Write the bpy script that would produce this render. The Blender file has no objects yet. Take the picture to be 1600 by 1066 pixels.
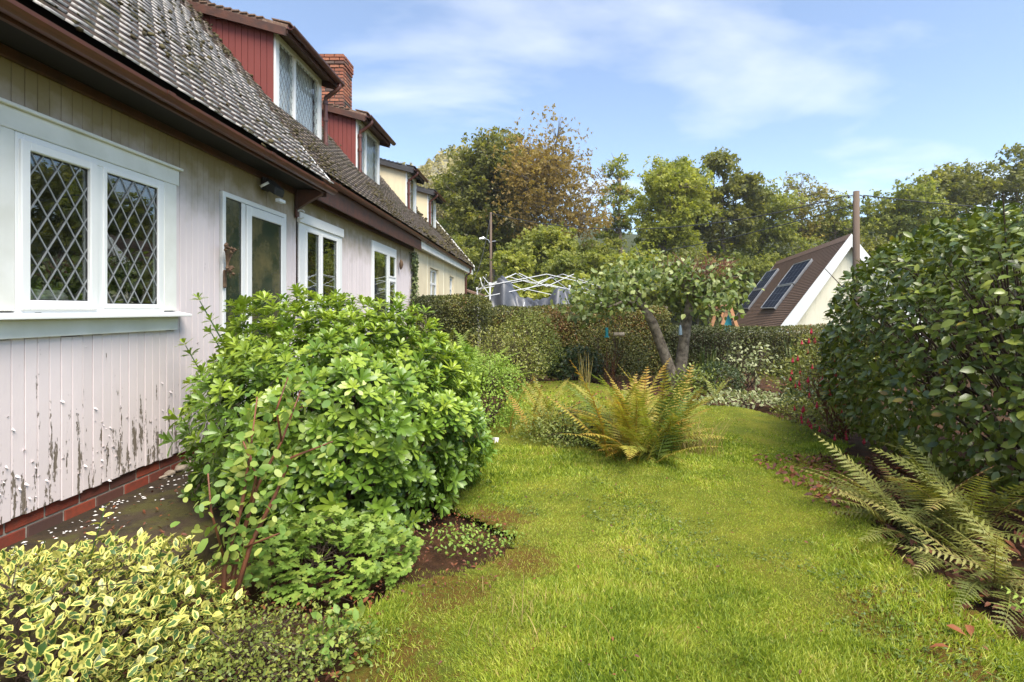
import bpy, bmesh, math, random
import numpy as np
from mathutils import Vector, Matrix, noise as mnoise

# ------------------------------------------------------------------ camera, sky, sun, exposure
F = 820.0; CU, CV, CH = 843.0, 484.0, 1.4          # focal length (photo px), vanishing point of the house wall, eye height
sc = bpy.context.scene
cam_d = bpy.data.cameras.new('camera'); cam = bpy.data.objects.new('camera', cam_d)
sc.collection.objects.link(cam); sc.camera = cam
cam.location = (0, 0, CH); cam.rotation_euler = (math.pi/2, 0, 0)
cam_d.sensor_width = 36; cam_d.lens = F/1600*36
cam_d.shift_x = (800-CU)/1600; cam_d.shift_y = (CV-533)/1600
cam_d.clip_start = 0.05; cam_d.clip_end = 2000
SUN_EL, SUN_AZ = math.radians(58), math.radians(145)   # azimuth measured from +Y towards +X
world = bpy.data.worlds.new('World'); sc.world = world; world.use_nodes = True
wn, wl = world.node_tree.nodes, world.node_tree.links
wn.clear()
def wnode(t, **k):
    n = wn.new(t)
    for a, b in k.items(): setattr(n, a, b)
    return n
sky = wnode('ShaderNodeTexSky', sky_type='NISHITA', sun_disc=False, sun_elevation=SUN_EL, sun_rotation=SUN_AZ)
sky.air_density = 1.0; sky.dust_density = 0.2; sky.ozone_density = 2.2
tc = wnode('ShaderNodeTexCoord'); sep = wnode('ShaderNodeSeparateXYZ'); wl.new(tc.outputs['Generated'], sep.inputs[0])
addz = wnode('ShaderNodeMath', operation='ADD'); wl.new(sep.outputs['Z'], addz.inputs[0]); addz.inputs[1].default_value = 0.30
mxz = wnode('ShaderNodeMath', operation='MAXIMUM'); wl.new(addz.outputs[0], mxz.inputs[0]); mxz.inputs[1].default_value = 0.05
dx = wnode('ShaderNodeMath', operation='DIVIDE'); wl.new(sep.outputs['X'], dx.inputs[0]); wl.new(mxz.outputs[0], dx.inputs[1])
dy = wnode('ShaderNodeMath', operation='DIVIDE'); wl.new(sep.outputs['Y'], dy.inputs[0]); wl.new(mxz.outputs[0], dy.inputs[1])
cmb = wnode('ShaderNodeCombineXYZ'); wl.new(dx.outputs[0], cmb.inputs[0]); wl.new(dy.outputs[0], cmb.inputs[1])
mp = wnode('ShaderNodeMapping'); wl.new(cmb.outputs[0], mp.inputs[0])
mp.inputs['Location'].default_value = (12.4, 7.7, 0); mp.inputs['Scale'].default_value = (0.6, 1.15, 1)
n1 = wnode('ShaderNodeTexNoise'); wl.new(mp.outputs[0], n1.inputs['Vector'])
n1.inputs['Scale'].default_value = 1.5; n1.inputs['Detail'].default_value = 7; n1.inputs['Roughness'].default_value = 0.52; n1.inputs['Distortion'].default_value = 0.25
cr = wnode('ShaderNodeValToRGB'); wl.new(n1.outputs[0], cr.inputs[0])
cr.color_ramp.elements[0].position = 0.50; cr.color_ramp.elements[0].color = (.06, .06, .06, 1)
cr.color_ramp.elements[1].position = 0.77; cr.color_ramp.elements[1].color = (0.9, 0.9, 0.9, 1)
mixc = wnode('ShaderNodeMixRGB'); wl.new(cr.outputs[0], mixc.inputs[0]); wl.new(sky.outputs[0], mixc.inputs[1])
mixc.inputs[2].default_value = (5.6, 5.7, 5.9, 1)
bg = wnode('ShaderNodeBackground'); wl.new(mixc.outputs[0], bg.inputs[0]); bg.inputs[1].default_value = 0.056
wo = wnode('ShaderNodeOutputWorld'); wl.new(bg.outputs[0], wo.inputs[0])
sun_d = bpy.data.lights.new('sun', 'SUN'); sun = bpy.data.objects.new('sun', sun_d); sc.collection.objects.link(sun)
sun_d.energy = 2.0; sun_d.angle = math.radians(42); sun_d.color = (1.0, 0.93, 0.82)
sd = Vector((math.sin(SUN_AZ)*math.cos(SUN_EL), math.cos(SUN_AZ)*math.cos(SUN_EL), math.sin(SUN_EL)))
sun.rotation_euler = sd.to_track_quat('Z', 'Y').to_euler(); sun.location = (6, -6, 20)
vs = sc.view_settings; vs.view_transform = 'Standard'; vs.look = 'None'; vs.gamma = 1.0; vs.use_curve_mapping = False
vs.exposure = 2.22
sc.render.engine = 'CYCLES'
cy = sc.cycles; cy.max_bounces = 6; cy.diffuse_bounces = 3; cy.glossy_bounces = 3; cy.transmission_bounces = 4; cy.transparent_max_bounces = 8
try: cy.use_denoising = True
except Exception: pass

# ------------------------------------------------------------------ helpers
COL = sc.collection
RNG = np.random.default_rng(11)
random.seed(5)
def P(u, v, Y): return ((u-CU)*Y/F, Y, CH-(v-CV)*Y/F)
def G(u, v, z=0.0):
    Y = F*(CH-z)/(v-CV); return ((u-CU)*Y/F, Y)
def yw(u, x=-2.8): return F*(-x)/(CU-u)                 # where a photo column meets a plane x = const on the house side
def empty(name, loc=(0, 0, 0), rz=0):
    o = bpy.data.objects.new(name, None); COL.objects.link(o); o.location = loc; o.rotation_euler = (0, 0, rz)
    o.empty_display_size = .1
    return o
def tag(o, label=None, cat=None, group=None, kind=None):
    if label: o['label'] = label
    if cat: o['category'] = cat
    if group: o['group'] = group
    if kind: o['kind'] = kind
    return o
def link(name, me, parent=None, M=None):
    o = bpy.data.objects.new(name, me); COL.objects.link(o)
    if parent is not None: o.parent = parent
    if M is not None: o.matrix_local = M
    return o
def np_mesh(name, V, T, mat=None, tint=None, edge=None, smooth=False):
    V = np.asarray(V, dtype=np.float32).reshape(-1, 3); T = np.asarray(T, dtype=np.int32)
    k = T.shape[1]
    me = bpy.data.meshes.new(name)
    me.vertices.add(len(V)); me.vertices.foreach_set('co', V.ravel())
    me.loops.add(T.size); me.loops.foreach_set('vertex_index', T.ravel())
    me.polygons.add(len(T)); me.polygons.foreach_set('loop_start', np.arange(0, T.size, k, dtype=np.int32))
    try: me.polygons.foreach_set('loop_total', np.full(len(T), k, dtype=np.int32))
    except Exception: pass
    if smooth: me.polygons.foreach_set('use_smooth', np.ones(len(T), dtype=bool))
    if tint is not None:
        a = me.attributes.new('tint', 'FLOAT', 'POINT'); a.data.foreach_set('value', np.asarray(tint, dtype=np.float32))
    if edge is not None:
        a = me.attributes.new('edge', 'FLOAT', 'POINT'); a.data.foreach_set('value', np.asarray(edge, dtype=np.float32))
    me.update(calc_edges=True)
    if mat: me.materials.append(mat)
    return me
class MB:
    def __init__(s): s.v = []; s.f = []
    def quad(s, a, b, c, d): i = len(s.v); s.v += [a, b, c, d]; s.f.append((i, i+1, i+2, i+3)); return s
    def tri(s, a, b, c): i = len(s.v); s.v += [a, b, c]; s.f.append((i, i+1, i+2)); return s
    def box(s, x0, x1, y0, y1, z0, z1):
        i = len(s.v)
        s.v += [(x0,y0,z0),(x1,y0,z0),(x1,y1,z0),(x0,y1,z0),(x0,y0,z1),(x1,y0,z1),(x1,y1,z1),(x0,y1,z1)]
        s.f += [tuple(i+k for k in q) for q in ((3,2,1,0),(4,5,6,7),(0,1,5,4),(1,2,6,5),(2,3,7,6),(3,0,4,7))]
        return s
    def prism(s, pts, d):                      # polygon pts extruded by vector d
        i = len(s.v); n = len(pts); d = Vector(d)
        s.v += [tuple(p) for p in pts] + [tuple(Vector(p)+d) for p in pts]
        s.f.append(tuple(i+k for k in range(n))[::-1]); s.f.append(tuple(i+n+k for k in range(n)))
        for k in range(n): s.f.append((i+k, i+(k+1) % n, i+n+(k+1) % n, i+n+k))
        return s
    def tube(s, pts, r, n=8, cap=True):
        pts = [Vector(p) for p in pts]; m = len(pts)
        if not hasattr(r, '__len__'): r = [r]*m
        i0 = len(s.v); prev = None
        for k, p in enumerate(pts):
            t = (pts[min(k+1, m-1)]-pts[max(k-1, 0)])
            if t.length < 1e-9: t = Vector((0, 0, 1))
            t.normalize()
            a = prev if prev is not None else (Vector((0, 0, 1)) if abs(t.z) < .9 else Vector((1, 0, 0)))
            a = (a - t*a.dot(t))
            if a.length < 1e-6: a = t.orthogonal()
            a.normalize(); b = t.cross(a); prev = a
            for j in range(n):
                w = 2*math.pi*j/n; s.v.append(tuple(p+(a*math.cos(w)+b*math.sin(w))*r[k]))
        for k in range(m-1):
            for j in range(n):
                s.f.append((i0+k*n+j, i0+k*n+(j+1) % n, i0+(k+1)*n+(j+1) % n, i0+(k+1)*n+j))
        if cap:
            s.f.append(tuple(i0+j for j in range(n))[::-1]); s.f.append(tuple(i0+(m-1)*n+j for j in range(n)))
        return s
    def build(s, name, mat, parent=None, smooth=False, bevel=0, flip=False):
        me = bpy.data.meshes.new(name); me.from_pydata(s.v, [], s.f)
        bm = bmesh.new(); bm.from_mesh(me)
        bmesh.ops.recalc_face_normals(bm, faces=bm.faces)
        if bevel: bmesh.ops.bevel(bm, geom=list(bm.edges), offset=bevel, segments=1, affect='EDGES', clamp_overlap=True)
        bm.to_mesh(me); bm.free()
        if smooth: me.polygons.foreach_set('use_smooth', [True]*len(me.polygons))
        me.materials.append(mat); me.update()
        return link(name, me, parent)
_bc = {}
def block(name, mat, parent, cx, cy, cz, sx, sy, sz, bevel=.002):   # one box piece; equal sizes share mesh data
    key = (name, mat.name, round(sx, 3), round(sy, 3), round(sz, 3))
    if key not in _bc:
        o = MB().box(-sx/2, sx/2, -sy/2, sy/2, -sz/2, sz/2).build(name, mat, parent, bevel=bevel); _bc[key] = o.data
    else: o = link(name, _bc[key], parent)
    o.location = (cx, cy, cz); return o
# ---- numpy scatter
def unit(a): return a/np.maximum(np.linalg.norm(a, axis=-1, keepdims=True), 1e-9)
def frames(d, n):
    y = unit(d); x = unit(np.cross(y, n)); z = np.cross(x, y); return np.stack([x, y, z], -1)
def rnd_unit(n, rng): return unit(rng.normal(size=(n, 3)))
def scatter(T, pos, R, s):
    tv, tf, te = T; n, k = len(pos), len(tv)
    s = np.asarray(s).reshape(-1, 1, 1) if np.ndim(s) == 1 else s
    V = np.einsum('nij,kj->nki', R, tv)*s + pos[:, None, :]
    Fc = tf[None]+(np.arange(n)*k)[:, None, None]
    return V.reshape(-1, 3), Fc.reshape(-1, tf.shape[1]), np.tile(te, n)
def join(parts):
    Vs, Fs, Es, Ts, o = [], [], [], [], 0
    for V, Fc, E, t in parts:
        Vs.append(V); Fs.append(Fc+o); Es.append(E); Ts.append(t); o += len(V)
    return np.concatenate(Vs), np.concatenate(Fs), np.concatenate(Es), np.concatenate(Ts)
def sines(p, seed, f):                          # smooth cheap noise, about -1..1
    r = np.random.default_rng(seed); o = 0
    for k in range(6):
        w = r.normal(size=3)*f*(1+.5*k); o = o+np.sin(p@w+r.uniform(0, 6.28))/(1+.45*k)
    return o/2.6
def leafT(W=.4, fold=.12, curl=.15, ts=(0, .3, .65, 1), ws=(0, .9, .8, 0)):
    v, e, f = [], [], []
    for t, w in zip(ts, ws):
        z = -curl*t*t
        if w == 0: v.append((0, t, z)); e.append(1.0)
        else: v += [(-W/2*w, t, z+fold*w*W), (0, t, z), (W/2*w, t, z+fold*w*W)]; e += [1., 0., 1.]
    m = len(ts)-2
    f += [(0, 2, 1), (0, 3, 2)]
    for k in range(m-1):
        a = 1+3*k; b = a+3
        f += [(a, a+1, b+1), (a, b+1, b), (a+1, a+2, b+2), (a+1, b+2, b+1)]
    a = 1+3*(m-1); t = a+3
    f += [(a, a+1, t), (a+1, a+2, t)]
    return np.array(v), np.array(f), np.array(e)
DIAMOND = (np.array([(0, 0, 0), (-.32, .5, .08), (.32, .5, .08), (0, 1, -.05)]), np.array([(0, 2, 1), (1, 2, 3)]), np.array([1, .5, .5, 1.]))
def multi(T, dirs, norms, scales, offs=None):   # template made of several leaves
    d, n = np.array(dirs, float), np.array(norms, float)
    V, Fc, E = scatter(T, np.zeros_like(d) if offs is None else np.array(offs, float), frames(d, n), np.array(scales, float))
    return V, Fc, E
def inpoly(x, y, poly):
    r = np.zeros(x.shape, bool); n = len(poly)
    for i in range(n):
        (x0, y0), (x1, y1) = poly[i], poly[(i+1) % n]
        c = ((y0 > y) != (y1 > y)) & (x < (x1-x0)*(y-y0)/((y1-y0) if y1 != y0 else 1e-9)+x0); r ^= c
    return r

# ------------------------------------------------------------------ materials
class NT:
    def __init__(s, name):
        s.m = bpy.data.materials.new(name); s.m.use_nodes = True; s.t = s.m.node_tree; s.t.nodes.clear()
        s.out = s.t.nodes.new('ShaderNodeOutputMaterial'); s._pos = None
    def n(s, typ, ins=None, **k):
        nd = s.t.nodes.new(typ)
        for a, b in k.items(): setattr(nd, a, b)
        for a, b in (ins or {}).items(): s.set(nd.inputs[a], b)
        return nd
    def set(s, sock, b):
        if isinstance(b, bpy.types.NodeSocket): s.t.links.new(b, sock)
        else:
            if isinstance(b, tuple) and len(b) == 3 and sock.type == 'RGBA': b = (*b, 1)
            sock.default_value = b
    def pos(s):
        if s._pos is None: s._pos = s.n('ShaderNodeNewGeometry').outputs['Position']
        return s._pos
    def noise(s, scale, detail=4, rough=.55, stretch=None, vec=None, dist=0):
        v = vec or s.pos()
        if stretch: v = s.n('ShaderNodeVectorMath', {0: v, 1: stretch}, operation='MULTIPLY').outputs[0]
        return s.n('ShaderNodeTexNoise', {'Vector': v, 'Scale': scale, 'Detail': detail, 'Roughness': rough, 'Distortion': dist}).outputs[0]
    def ramp(s, fac, stops):
        r = s.n('ShaderNodeValToRGB', {0: fac}); cr = r.color_ramp
        while len(cr.elements) < len(stops): cr.elements.new(.5)
        for e, (p, c) in zip(cr.elements, stops):
            e.position = p; e.color = (*c, 1) if isinstance(c, tuple) else (c, c, c, 1)
        return r.outputs[0]
    def mix(s, fac, a, b, typ='MIX'): return s.n('ShaderNodeMixRGB', {0: fac, 1: a, 2: b}, blend_type=typ).outputs[0]
    def math(s, op, a, b=0., clamp=False): return s.n('ShaderNodeMath', {0: a, 1: b}, operation=op, use_clamp=clamp).outputs[0]
    def z(s): return s.n('ShaderNodeSeparateXYZ', {0: s.pos()}).outputs
    def attr(s, name): return s.n('ShaderNodeAttribute', attribute_name=name).outputs['Fac']
    def rand(s): return s.n('ShaderNodeObjectInfo').outputs['Random']
    def bump(s, h, strength=.4, dist=.01): return s.n('ShaderNodeBump', {'Strength': strength, 'Distance': dist, 'Height': h}).outputs[0]
    def bsdf(s, color, rough=.6, normal=None, spec=.5, metal=0., **k):
        b = s.n('ShaderNodeBsdfPrincipled', {'Base Color': color, 'Roughness': rough, 'Specular IOR Level': spec, 'Metallic': metal})
        if normal is not None: s.set(b.inputs['Normal'], normal)
        return b.outputs[0]
    def done(s, sh): s.t.links.new(sh, s.out.inputs[0]); return s.m
def plain(name, c1, c2=None, scale=6, rough=.6, bump=.0, spec=.5, metal=0., obj_var=0.):
    t = NT(name); c2 = c2 or tuple(x*.75 for x in c1)
    nz = t.noise(scale, 6); col = t.mix(t.ramp(nz, [(.35, 0.), (.68, 1.)]), c1, c2)
    if obj_var: col = t.mix(obj_var, col, t.ramp(t.rand(), [(0, 0.25), (1, 1.)]), 'MULTIPLY')
    nm = t.bump(t.noise(scale*6, 5), bump) if bump else None
    return t.done(t.bsdf(col, rough, nm, spec, metal))
def leafmat(name, stops, rough=.45, trans=.3, margin=None, mvar=.25, spec=.5, patch=1.2):
    t = NT(name)
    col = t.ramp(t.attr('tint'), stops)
    nz = t.noise(patch, 3); col = t.mix(.5, col, t.ramp(nz, [(.3, (.62, .66, .55)), (.7, (1.3, 1.25, 1.1))]), 'MULTIPLY')
    if margin:
        e = t.math('ADD', t.math('ADD', t.attr('edge'), t.math('MULTIPLY', t.math('SUBTRACT', t.noise(55, 3), .5), 1.5)), t.math('MULTIPLY', t.math('SUBTRACT', t.attr('tint'), .55), .9))
        col = t.mix(t.ramp(e, [(.28, 0.), (.5, 1.)]), col, margin)
    b = t.bsdf(col, rough, t.bump(t.noise(90, 2), .25, .002), spec)
    tr = t.n('ShaderNodeBsdfTranslucent', {'Color': t.mix(1., col, (1.35, 1.35, .7), 'MULTIPLY')}).outputs[0]
    return t.done(t.n('ShaderNodeMixShader', {0: trans, 1: b, 2: tr}).outputs[0])
# ---- house materials
def make_cladding(name, paint, wood, peel_lo, peel_hi, algae_shade=True):
    t = NT(name); Z = t.z()[2]
    base = t.mix(.35, paint, t.ramp(t.rand(), [(0, .78), (1, 1.)]), 'MULTIPLY')
    base = t.mix(t.ramp(t.noise(2.2, 5), [(.35, 0.), (.75, .45)]), base, tuple(c*.80 for c in paint))
    st = t.noise(24, 6, .66, (1, 1, .13)); st2 = t.noise(80, 4, .6, (1, 1, .45))
    m = t.math('ADD', st, t.math('MULTIPLY', t.math('SUBTRACT', st2, .5), .30))
    low = t.n('ShaderNodeMapRange', {0: Z, 1: .28, 2: 1.35, 3: peel_hi, 4: peel_lo}, clamp=True).outputs[0]
    peel = t.ramp(t.math('ADD', m, low), [(.70, 0.), (.715, 1.)])
    wcol = t.mix(t.noise(40, 4, .6, (1, 1, .1)), wood, tuple(c*.5 for c in wood))
    col = t.mix(peel, base, wcol)
    if algae_shade:
        al = t.n('ShaderNodeMapRange', {0: t.math('ADD', Z, t.math('MULTIPLY', t.math('SUBTRACT', t.noise(5, 5), .5), .5)), 1: 2.12, 2: 2.62, 3: 0., 4: .9}, clamp=True).outputs[0]  # algae stain plus painted eaves shade, stronger towards the soffit
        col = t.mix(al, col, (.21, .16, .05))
    hgt = t.math('SUBTRACT', t.math('MULTIPLY', t.noise(90, 4, .6, (1, 1, .25)), .25), peel)
    return t.done(t.bsdf(col, .62, t.bump(hgt, .8, .004), .3))
M = {}
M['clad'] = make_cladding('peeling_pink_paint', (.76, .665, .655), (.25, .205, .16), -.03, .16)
M['red_clad'] = make_cladding('red_board_paint', (.215, .055, .046), (.12, .06, .035), -.30, -.30, False)
def white_upvc():
    t = NT('white_upvc'); col = t.mix(t.ramp(t.noise(3, 5), [(.4, 0.), (.8, .35)]), (.82, .82, .80), (.66, .66, .60))
    return t.done(t.bsdf(col, .35, None, .5))
M['upvc'] = white_upvc()
M['trim'] = plain('painted_trim', (.80, .79, .74), (.68, .67, .60), 4, .5, .1)
M['lead'] = plain('lead_strip', (.27, .28, .28), (.19, .20, .20), 30, .45)
M['rubber'] = plain('black_gasket', (.02, .02, .02), None, 8, .6)
def glass(name='window_glass', ior=2.0, tint=(.80, .84, .82)):
    t = NT(name)
    bk = t.n('ShaderNodeNewGeometry').outputs['Backfacing']
    fr = t.n('ShaderNodeFresnel', {'IOR': t.n('ShaderNodeMapRange', {0: bk, 1: 0., 2: 1., 3: ior, 4: 1/ior}).outputs[0]}).outputs[0]
    g = t.n('ShaderNodeBsdfGlossy', {'Color': (.92, .95, .95), 'Roughness': .004, 'Normal': t.bump(t.noise(3.5, 2), .06, .01)}).outputs[0]
    tr = t.n('ShaderNodeBsdfTransparent', {'Color': tint}).outputs[0]
    return t.done(t.n('ShaderNodeMixShader', {0: fr, 1: tr, 2: g}).outputs[0])
M['glass'] = glass()
def frosted():
    t = NT('painted_reflection_glass'); v = t.noise(70, 2)
    col = t.mix(t.ramp(t.noise(2.6, 5, .7), [(.4, 0.), (.65, 1.)]), (.012, .028, .022), (.13, .11, .055))  # foliage reflections painted into the pane colour as blotches
    return t.done(t.bsdf(col, .07, t.bump(v, .25, .004), .9))
M['frosted'] = frosted()
M['thin_glass'] = glass('thin_glass', 1.5, (.93, .95, .95))
M['dark_room'] = plain('dark_interior', (.035, .033, .03), None, 2, .8)
M['brown_gutter'] = plain('brown_plastic', (.135, .042, .026), (.085, .032, .022), 5, .35, .05)
M['brown_wood'] = plain('brown_stained_wood', (.10, .035, .018), (.05, .022, .014), 9, .6, .3)
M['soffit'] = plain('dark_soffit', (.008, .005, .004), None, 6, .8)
def brick_mat(name, stops):
    t = NT(name); col = t.ramp(t.rand(), stops)
    col = t.mix(t.ramp(t.noise(28, 5), [(.4, 0.), (.75, .6)]), col, (.10, .05, .035))
    return t.done(t.bsdf(col, .85, t.bump(t.noise(120, 4), .5, .004), .25))
M['brick'] = brick_mat('red_brick', [(0, (.30, .065, .035)), (.5, (.24, .05, .03)), (.8, (.17, .05, .035)), (1, (.07, .055, .05))])
M['stack_brick'] = brick_mat('stack_brick', [(0, (.40, .17, .10)), (.35, (.33, .12, .07)), (.55, (.24, .09, .06)), (.62, (.07, .06, .055)), (.7, (.10, .085, .075)), (.78, (.36, .15, .09)), (1, (.22, .10, .07))])
M['mortar'] = plain('mortar', (.42, .38, .32), (.26, .24, .20), 20, .9, .4)
M['dark_mortar'] = plain('stack_mortar', (.07, .06, .05), (.04, .035, .03), 20, .9, .4)
def tile_mat(name, a, b, lich, rough=.32, moss=.5):
    t = NT(name)
    col = t.mix(t.noise(7, 4), a, b)
    col = t.mix(t.ramp(t.noise(34, 5, .7), [(.5, 0.), (.62, .8)]), col, lich)
    col = t.mix(t.ramp(t.noise(4.5, 6, .7), [(.52, 0.), (.62, moss)]), col, (.07, .065, .02))
    return t.done(t.bsdf(col, rough, t.bump(t.noise(60, 5), .35, .004), .2))
M['tile'] = tile_mat('weathered_tile', (.055, .035, .026), (.03, .020, .016), (.10, .075, .062), .7, .8)
M['tile_edge'] = tile_mat('pale_tile_edge', (.70, .66, .64), (.55, .51, .49), (.76, .73, .71), .6, .9)
M['tile_edge_mossy'] = tile_mat('mossy_tile_edge', (.34, .28, .24), (.22, .175, .14), (.46, .41, .37), .65, .95)
M['tile_far'] = tile_mat('brown_tile', (.21, .125, .085), (.14, .085, .06), (.28, .21, .16), .6, .2)
M['moss'] = plain('roof_moss', (.085, .070, .024), (.045, .034, .016), 14, .95, .8)
def render_mat(name, a, b):
    t = NT(name); col = t.mix(t.ramp(t.noise(1.3, 6), [(.35, 0.), (.75, 1.)]), a, b)
    st = t.ramp(t.noise(5, 5, .6, (1, 1, .12)), [(.52, 0.), (.75, .5)]); col = t.mix(st, col, tuple(c*.6 for c in b))
    return t.done(t.bsdf(col, .85, t.bump(t.noise(70, 4), .5, .006), .2))
M['cream'] = render_mat('cream_render', (.80, .69, .47), (.68, .57, .37))
M['pale'] = render_mat('pale_render', (.84, .79, .62), (.78, .72, .55))
M['white_paint'] = plain('white_paint', (.82, .82, .80), (.74, .74, .71), 3, .5)
M['steel'] = plain('lead_flashing', (.28, .28, .28), (.18, .18, .17), 10, .5)
M['slate_edge'] = plain('dark_roof_edge', (.045, .043, .045), None, 8, .6)

# ------------------------------------------------------------------ ground, path, lawn
LAWN = [(-.72, -2.5), (-.72, 1.9), (-.78, 2.3), (-.74, 2.6), (-.50, 2.75), (-.18, 3.05), (-.16, 3.3), (-.62, 3.75), (-.75, 4.6), (-.66, 5.9), (-.5, 7.3),
        (-.5, 9.0), (-.2, 10.2), (.6, 10.3), (1.2, 9.6), (1.6, 8.6), (2.35, 7.9), (2.9, 7.3), (3.25, 6.6), (3.1, 5.5), (2.8, 4.6), (2.35, 3.9), (2.05, 3.2), (1.95, 2.6), (2.02, 2.1), (2.1, -2.5)]
def lz(x, y): return .018*np.sin(2.1*x+1.3*y)+.014*np.sin(3.7*x-2.2*y+1)+.010*np.sin(6.1*y+2.7*x)
def hz(x, y):                                            # terrain outside the garden
    x = np.asarray(x, float); y = np.asarray(y, float)
    s = np.clip((y-12)/8, 0, 1); r = np.clip((x-1)/8, 0, 1)
    z = -2.6*s*r - .25*s
    z = z + np.clip(y-30, 0, 400)*.20 + np.clip(y-30, 0, 60)*.02*np.sin(x*.11)
    z = z + np.clip(np.abs(x)-45, 0, 300)*.06*s
    return z
xs = np.unique(np.concatenate([np.linspace(-140, -60, 8), np.linspace(-60, 80, 71), np.linspace(80, 150, 8)]))
ys = np.unique(np.concatenate([np.linspace(-60, -10, 6), np.linspace(-10, 120, 100), np.linspace(120, 200, 10)]))
X, Y = np.meshgrid(xs, ys); Z = hz(X, Y)-.075
nx, ny = len(xs), len(ys)
idx = np.arange(nx*ny).reshape(ny, nx)
Q = np.stack([idx[:-1, :-1], idx[:-1, 1:], idx[1:, 1:], idx[1:, :-1]], -1).reshape(-1, 4)
def soil():
    t = NT('garden_soil'); Yy = t.z()[1]
    near = t.mix(t.ramp(t.noise(9, 6, .7), [(.38, 0.), (.66, 1.)]), (.035, .018, .010), (.085, .040, .020))
    near = t.mix(t.ramp(t.noise(3, 5, .7), [(.55, 0.), (.72, .6)]), near, (.06, .06, .015))
    far = t.mix(t.ramp(t.noise(.6, 5), [(.35, 0.), (.7, 1.)]), (.030, .040, .012), (.05, .055, .018))
    col = t.mix(t.n('ShaderNodeMapRange', {0: Yy, 1: 10., 2: 14., 3: 0., 4: 1.}).outputs[0], near, far)
    return t.done(t.bsdf(col, .95, t.bump(t.noise(35, 6, .7), .9, .03), .15))
M['soil'] = soil()
g = link('ground', np_mesh('ground', np.stack([X, Y, Z], -1), Q, M['soil'], smooth=True)); tag(g, 'dark garden soil and rising hillside under the planting', 'ground', kind='structure')
def near_spots(t, spots, soft=.5):                        # worn patches with ragged outlines
    out = None; ns = t.math('MULTIPLY', t.math('SUBTRACT', t.noise(9, 7, .8), .5), 2.6)
    for (x, y, r) in spots:
        d = t.n('ShaderNodeVectorMath', {0: t.pos(), 1: (x, y, 0.)}, operation='DISTANCE').outputs['Value']
        v = t.math('ADD', t.math('SUBTRACT', 1., t.math('DIVIDE', d, r)), ns)
        out = v if out is None else t.math('MAXIMUM', out, v)
    return t.ramp(out, [(0., 0.), (soft, 1.)])
WORN = [(-.45, 2.55, .30), (-.10, 2.95, .26), (-.62, 2.15, .22), (1.72, 2.35, .42), (1.9, 2.9, .28), (1.6, 1.95, .36), (2.35, 4.1, .32), (-.55, 1.85, .3), (2.6, 4.9, .3), (-.3, 3.6, .3)]
def lawn_mat():
    t = NT('lawn_turf')
    col = t.mix(t.ramp(t.noise(2.2, 6, .65), [(.35, 0.), (.65, 1.)]), (.10, .125, .016), (.19, .19, .024))
    col = t.mix(near_spots(t, WORN), col, t.mix(t.noise(30, 4), (.16, .085, .020), (.10, .075, .016)))
    br = t.ramp(t.noise(1.1, 6, .7), [(.60, 0.), (.72, .75)]); col = t.mix(br, col, (.13, .085, .022))
    col = t.mix(t.ramp(t.noise(16, 5, .7), [(.55, 0.), (.72, .8)]), col, (.06, .075, .012))
    return t.done(t.bsdf(col, .95, t.bump(t.noise(70, 6, .75), 1., .02), .1))
M['turf'] = lawn_mat()
gx, gy = np.meshgrid(np.linspace(-1.2, 3.6, 97), np.linspace(-2.5, 10.5, 261))
cx_, cy_ = (gx[:-1, :-1]+gx[1:, 1:])/2, (gy[:-1, :-1]+gy[1:, 1:])/2
keep = inpoly(cx_, cy_, LAWN)
idx = np.arange(gx.size).reshape(gx.shape)
Q = np.stack([idx[:-1, :-1], idx[:-1, 1:], idx[1:, 1:], idx[1:, :-1]], -1)[keep]
lw = link('lawn', np_mesh('lawn', np.stack([gx, gy, lz(gx, gy)], -1), Q, M['turf'], smooth=True)); tag(lw, 'mossy yellow green lawn sloping between the borders', 'lawn', kind='structure')
def path_mat():
    t = NT('mossy_concrete')
    col = t.mix(t.ramp(t.noise(5, 6, .7), [(.35, 0.), (.7, 1.)]), (.020, .013, .007), (.060, .040, .020))
    col = t.mix(t.ramp(t.noise(3.2, 6, .7), [(.48, 0.), (.6, .9)]), col, (.060, .055, .010))
    col = t.mix(t.ramp(t.noise(24, 6, .75), [(.55, 0.), (.66, .8)]), col, (.015, .010, .006))
    col = t.mix(t.ramp(t.noise(70, 3, .6), [(.70, 0.), (.76, .8)]), col, (.35, .33, .28))
    return t.done(t.bsdf(col, .75, t.bump(t.noise(40, 6, .7), .8, .012), .4))
M['path'] = path_mat()
pth = MB().box(-2.86, -1.86, -1.5, 11.4, -.1, .14).build('path', M['path'], None, bevel=.015); tag(pth, 'dark moss covered concrete path along the foot of the house', 'path', kind='structure')

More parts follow.
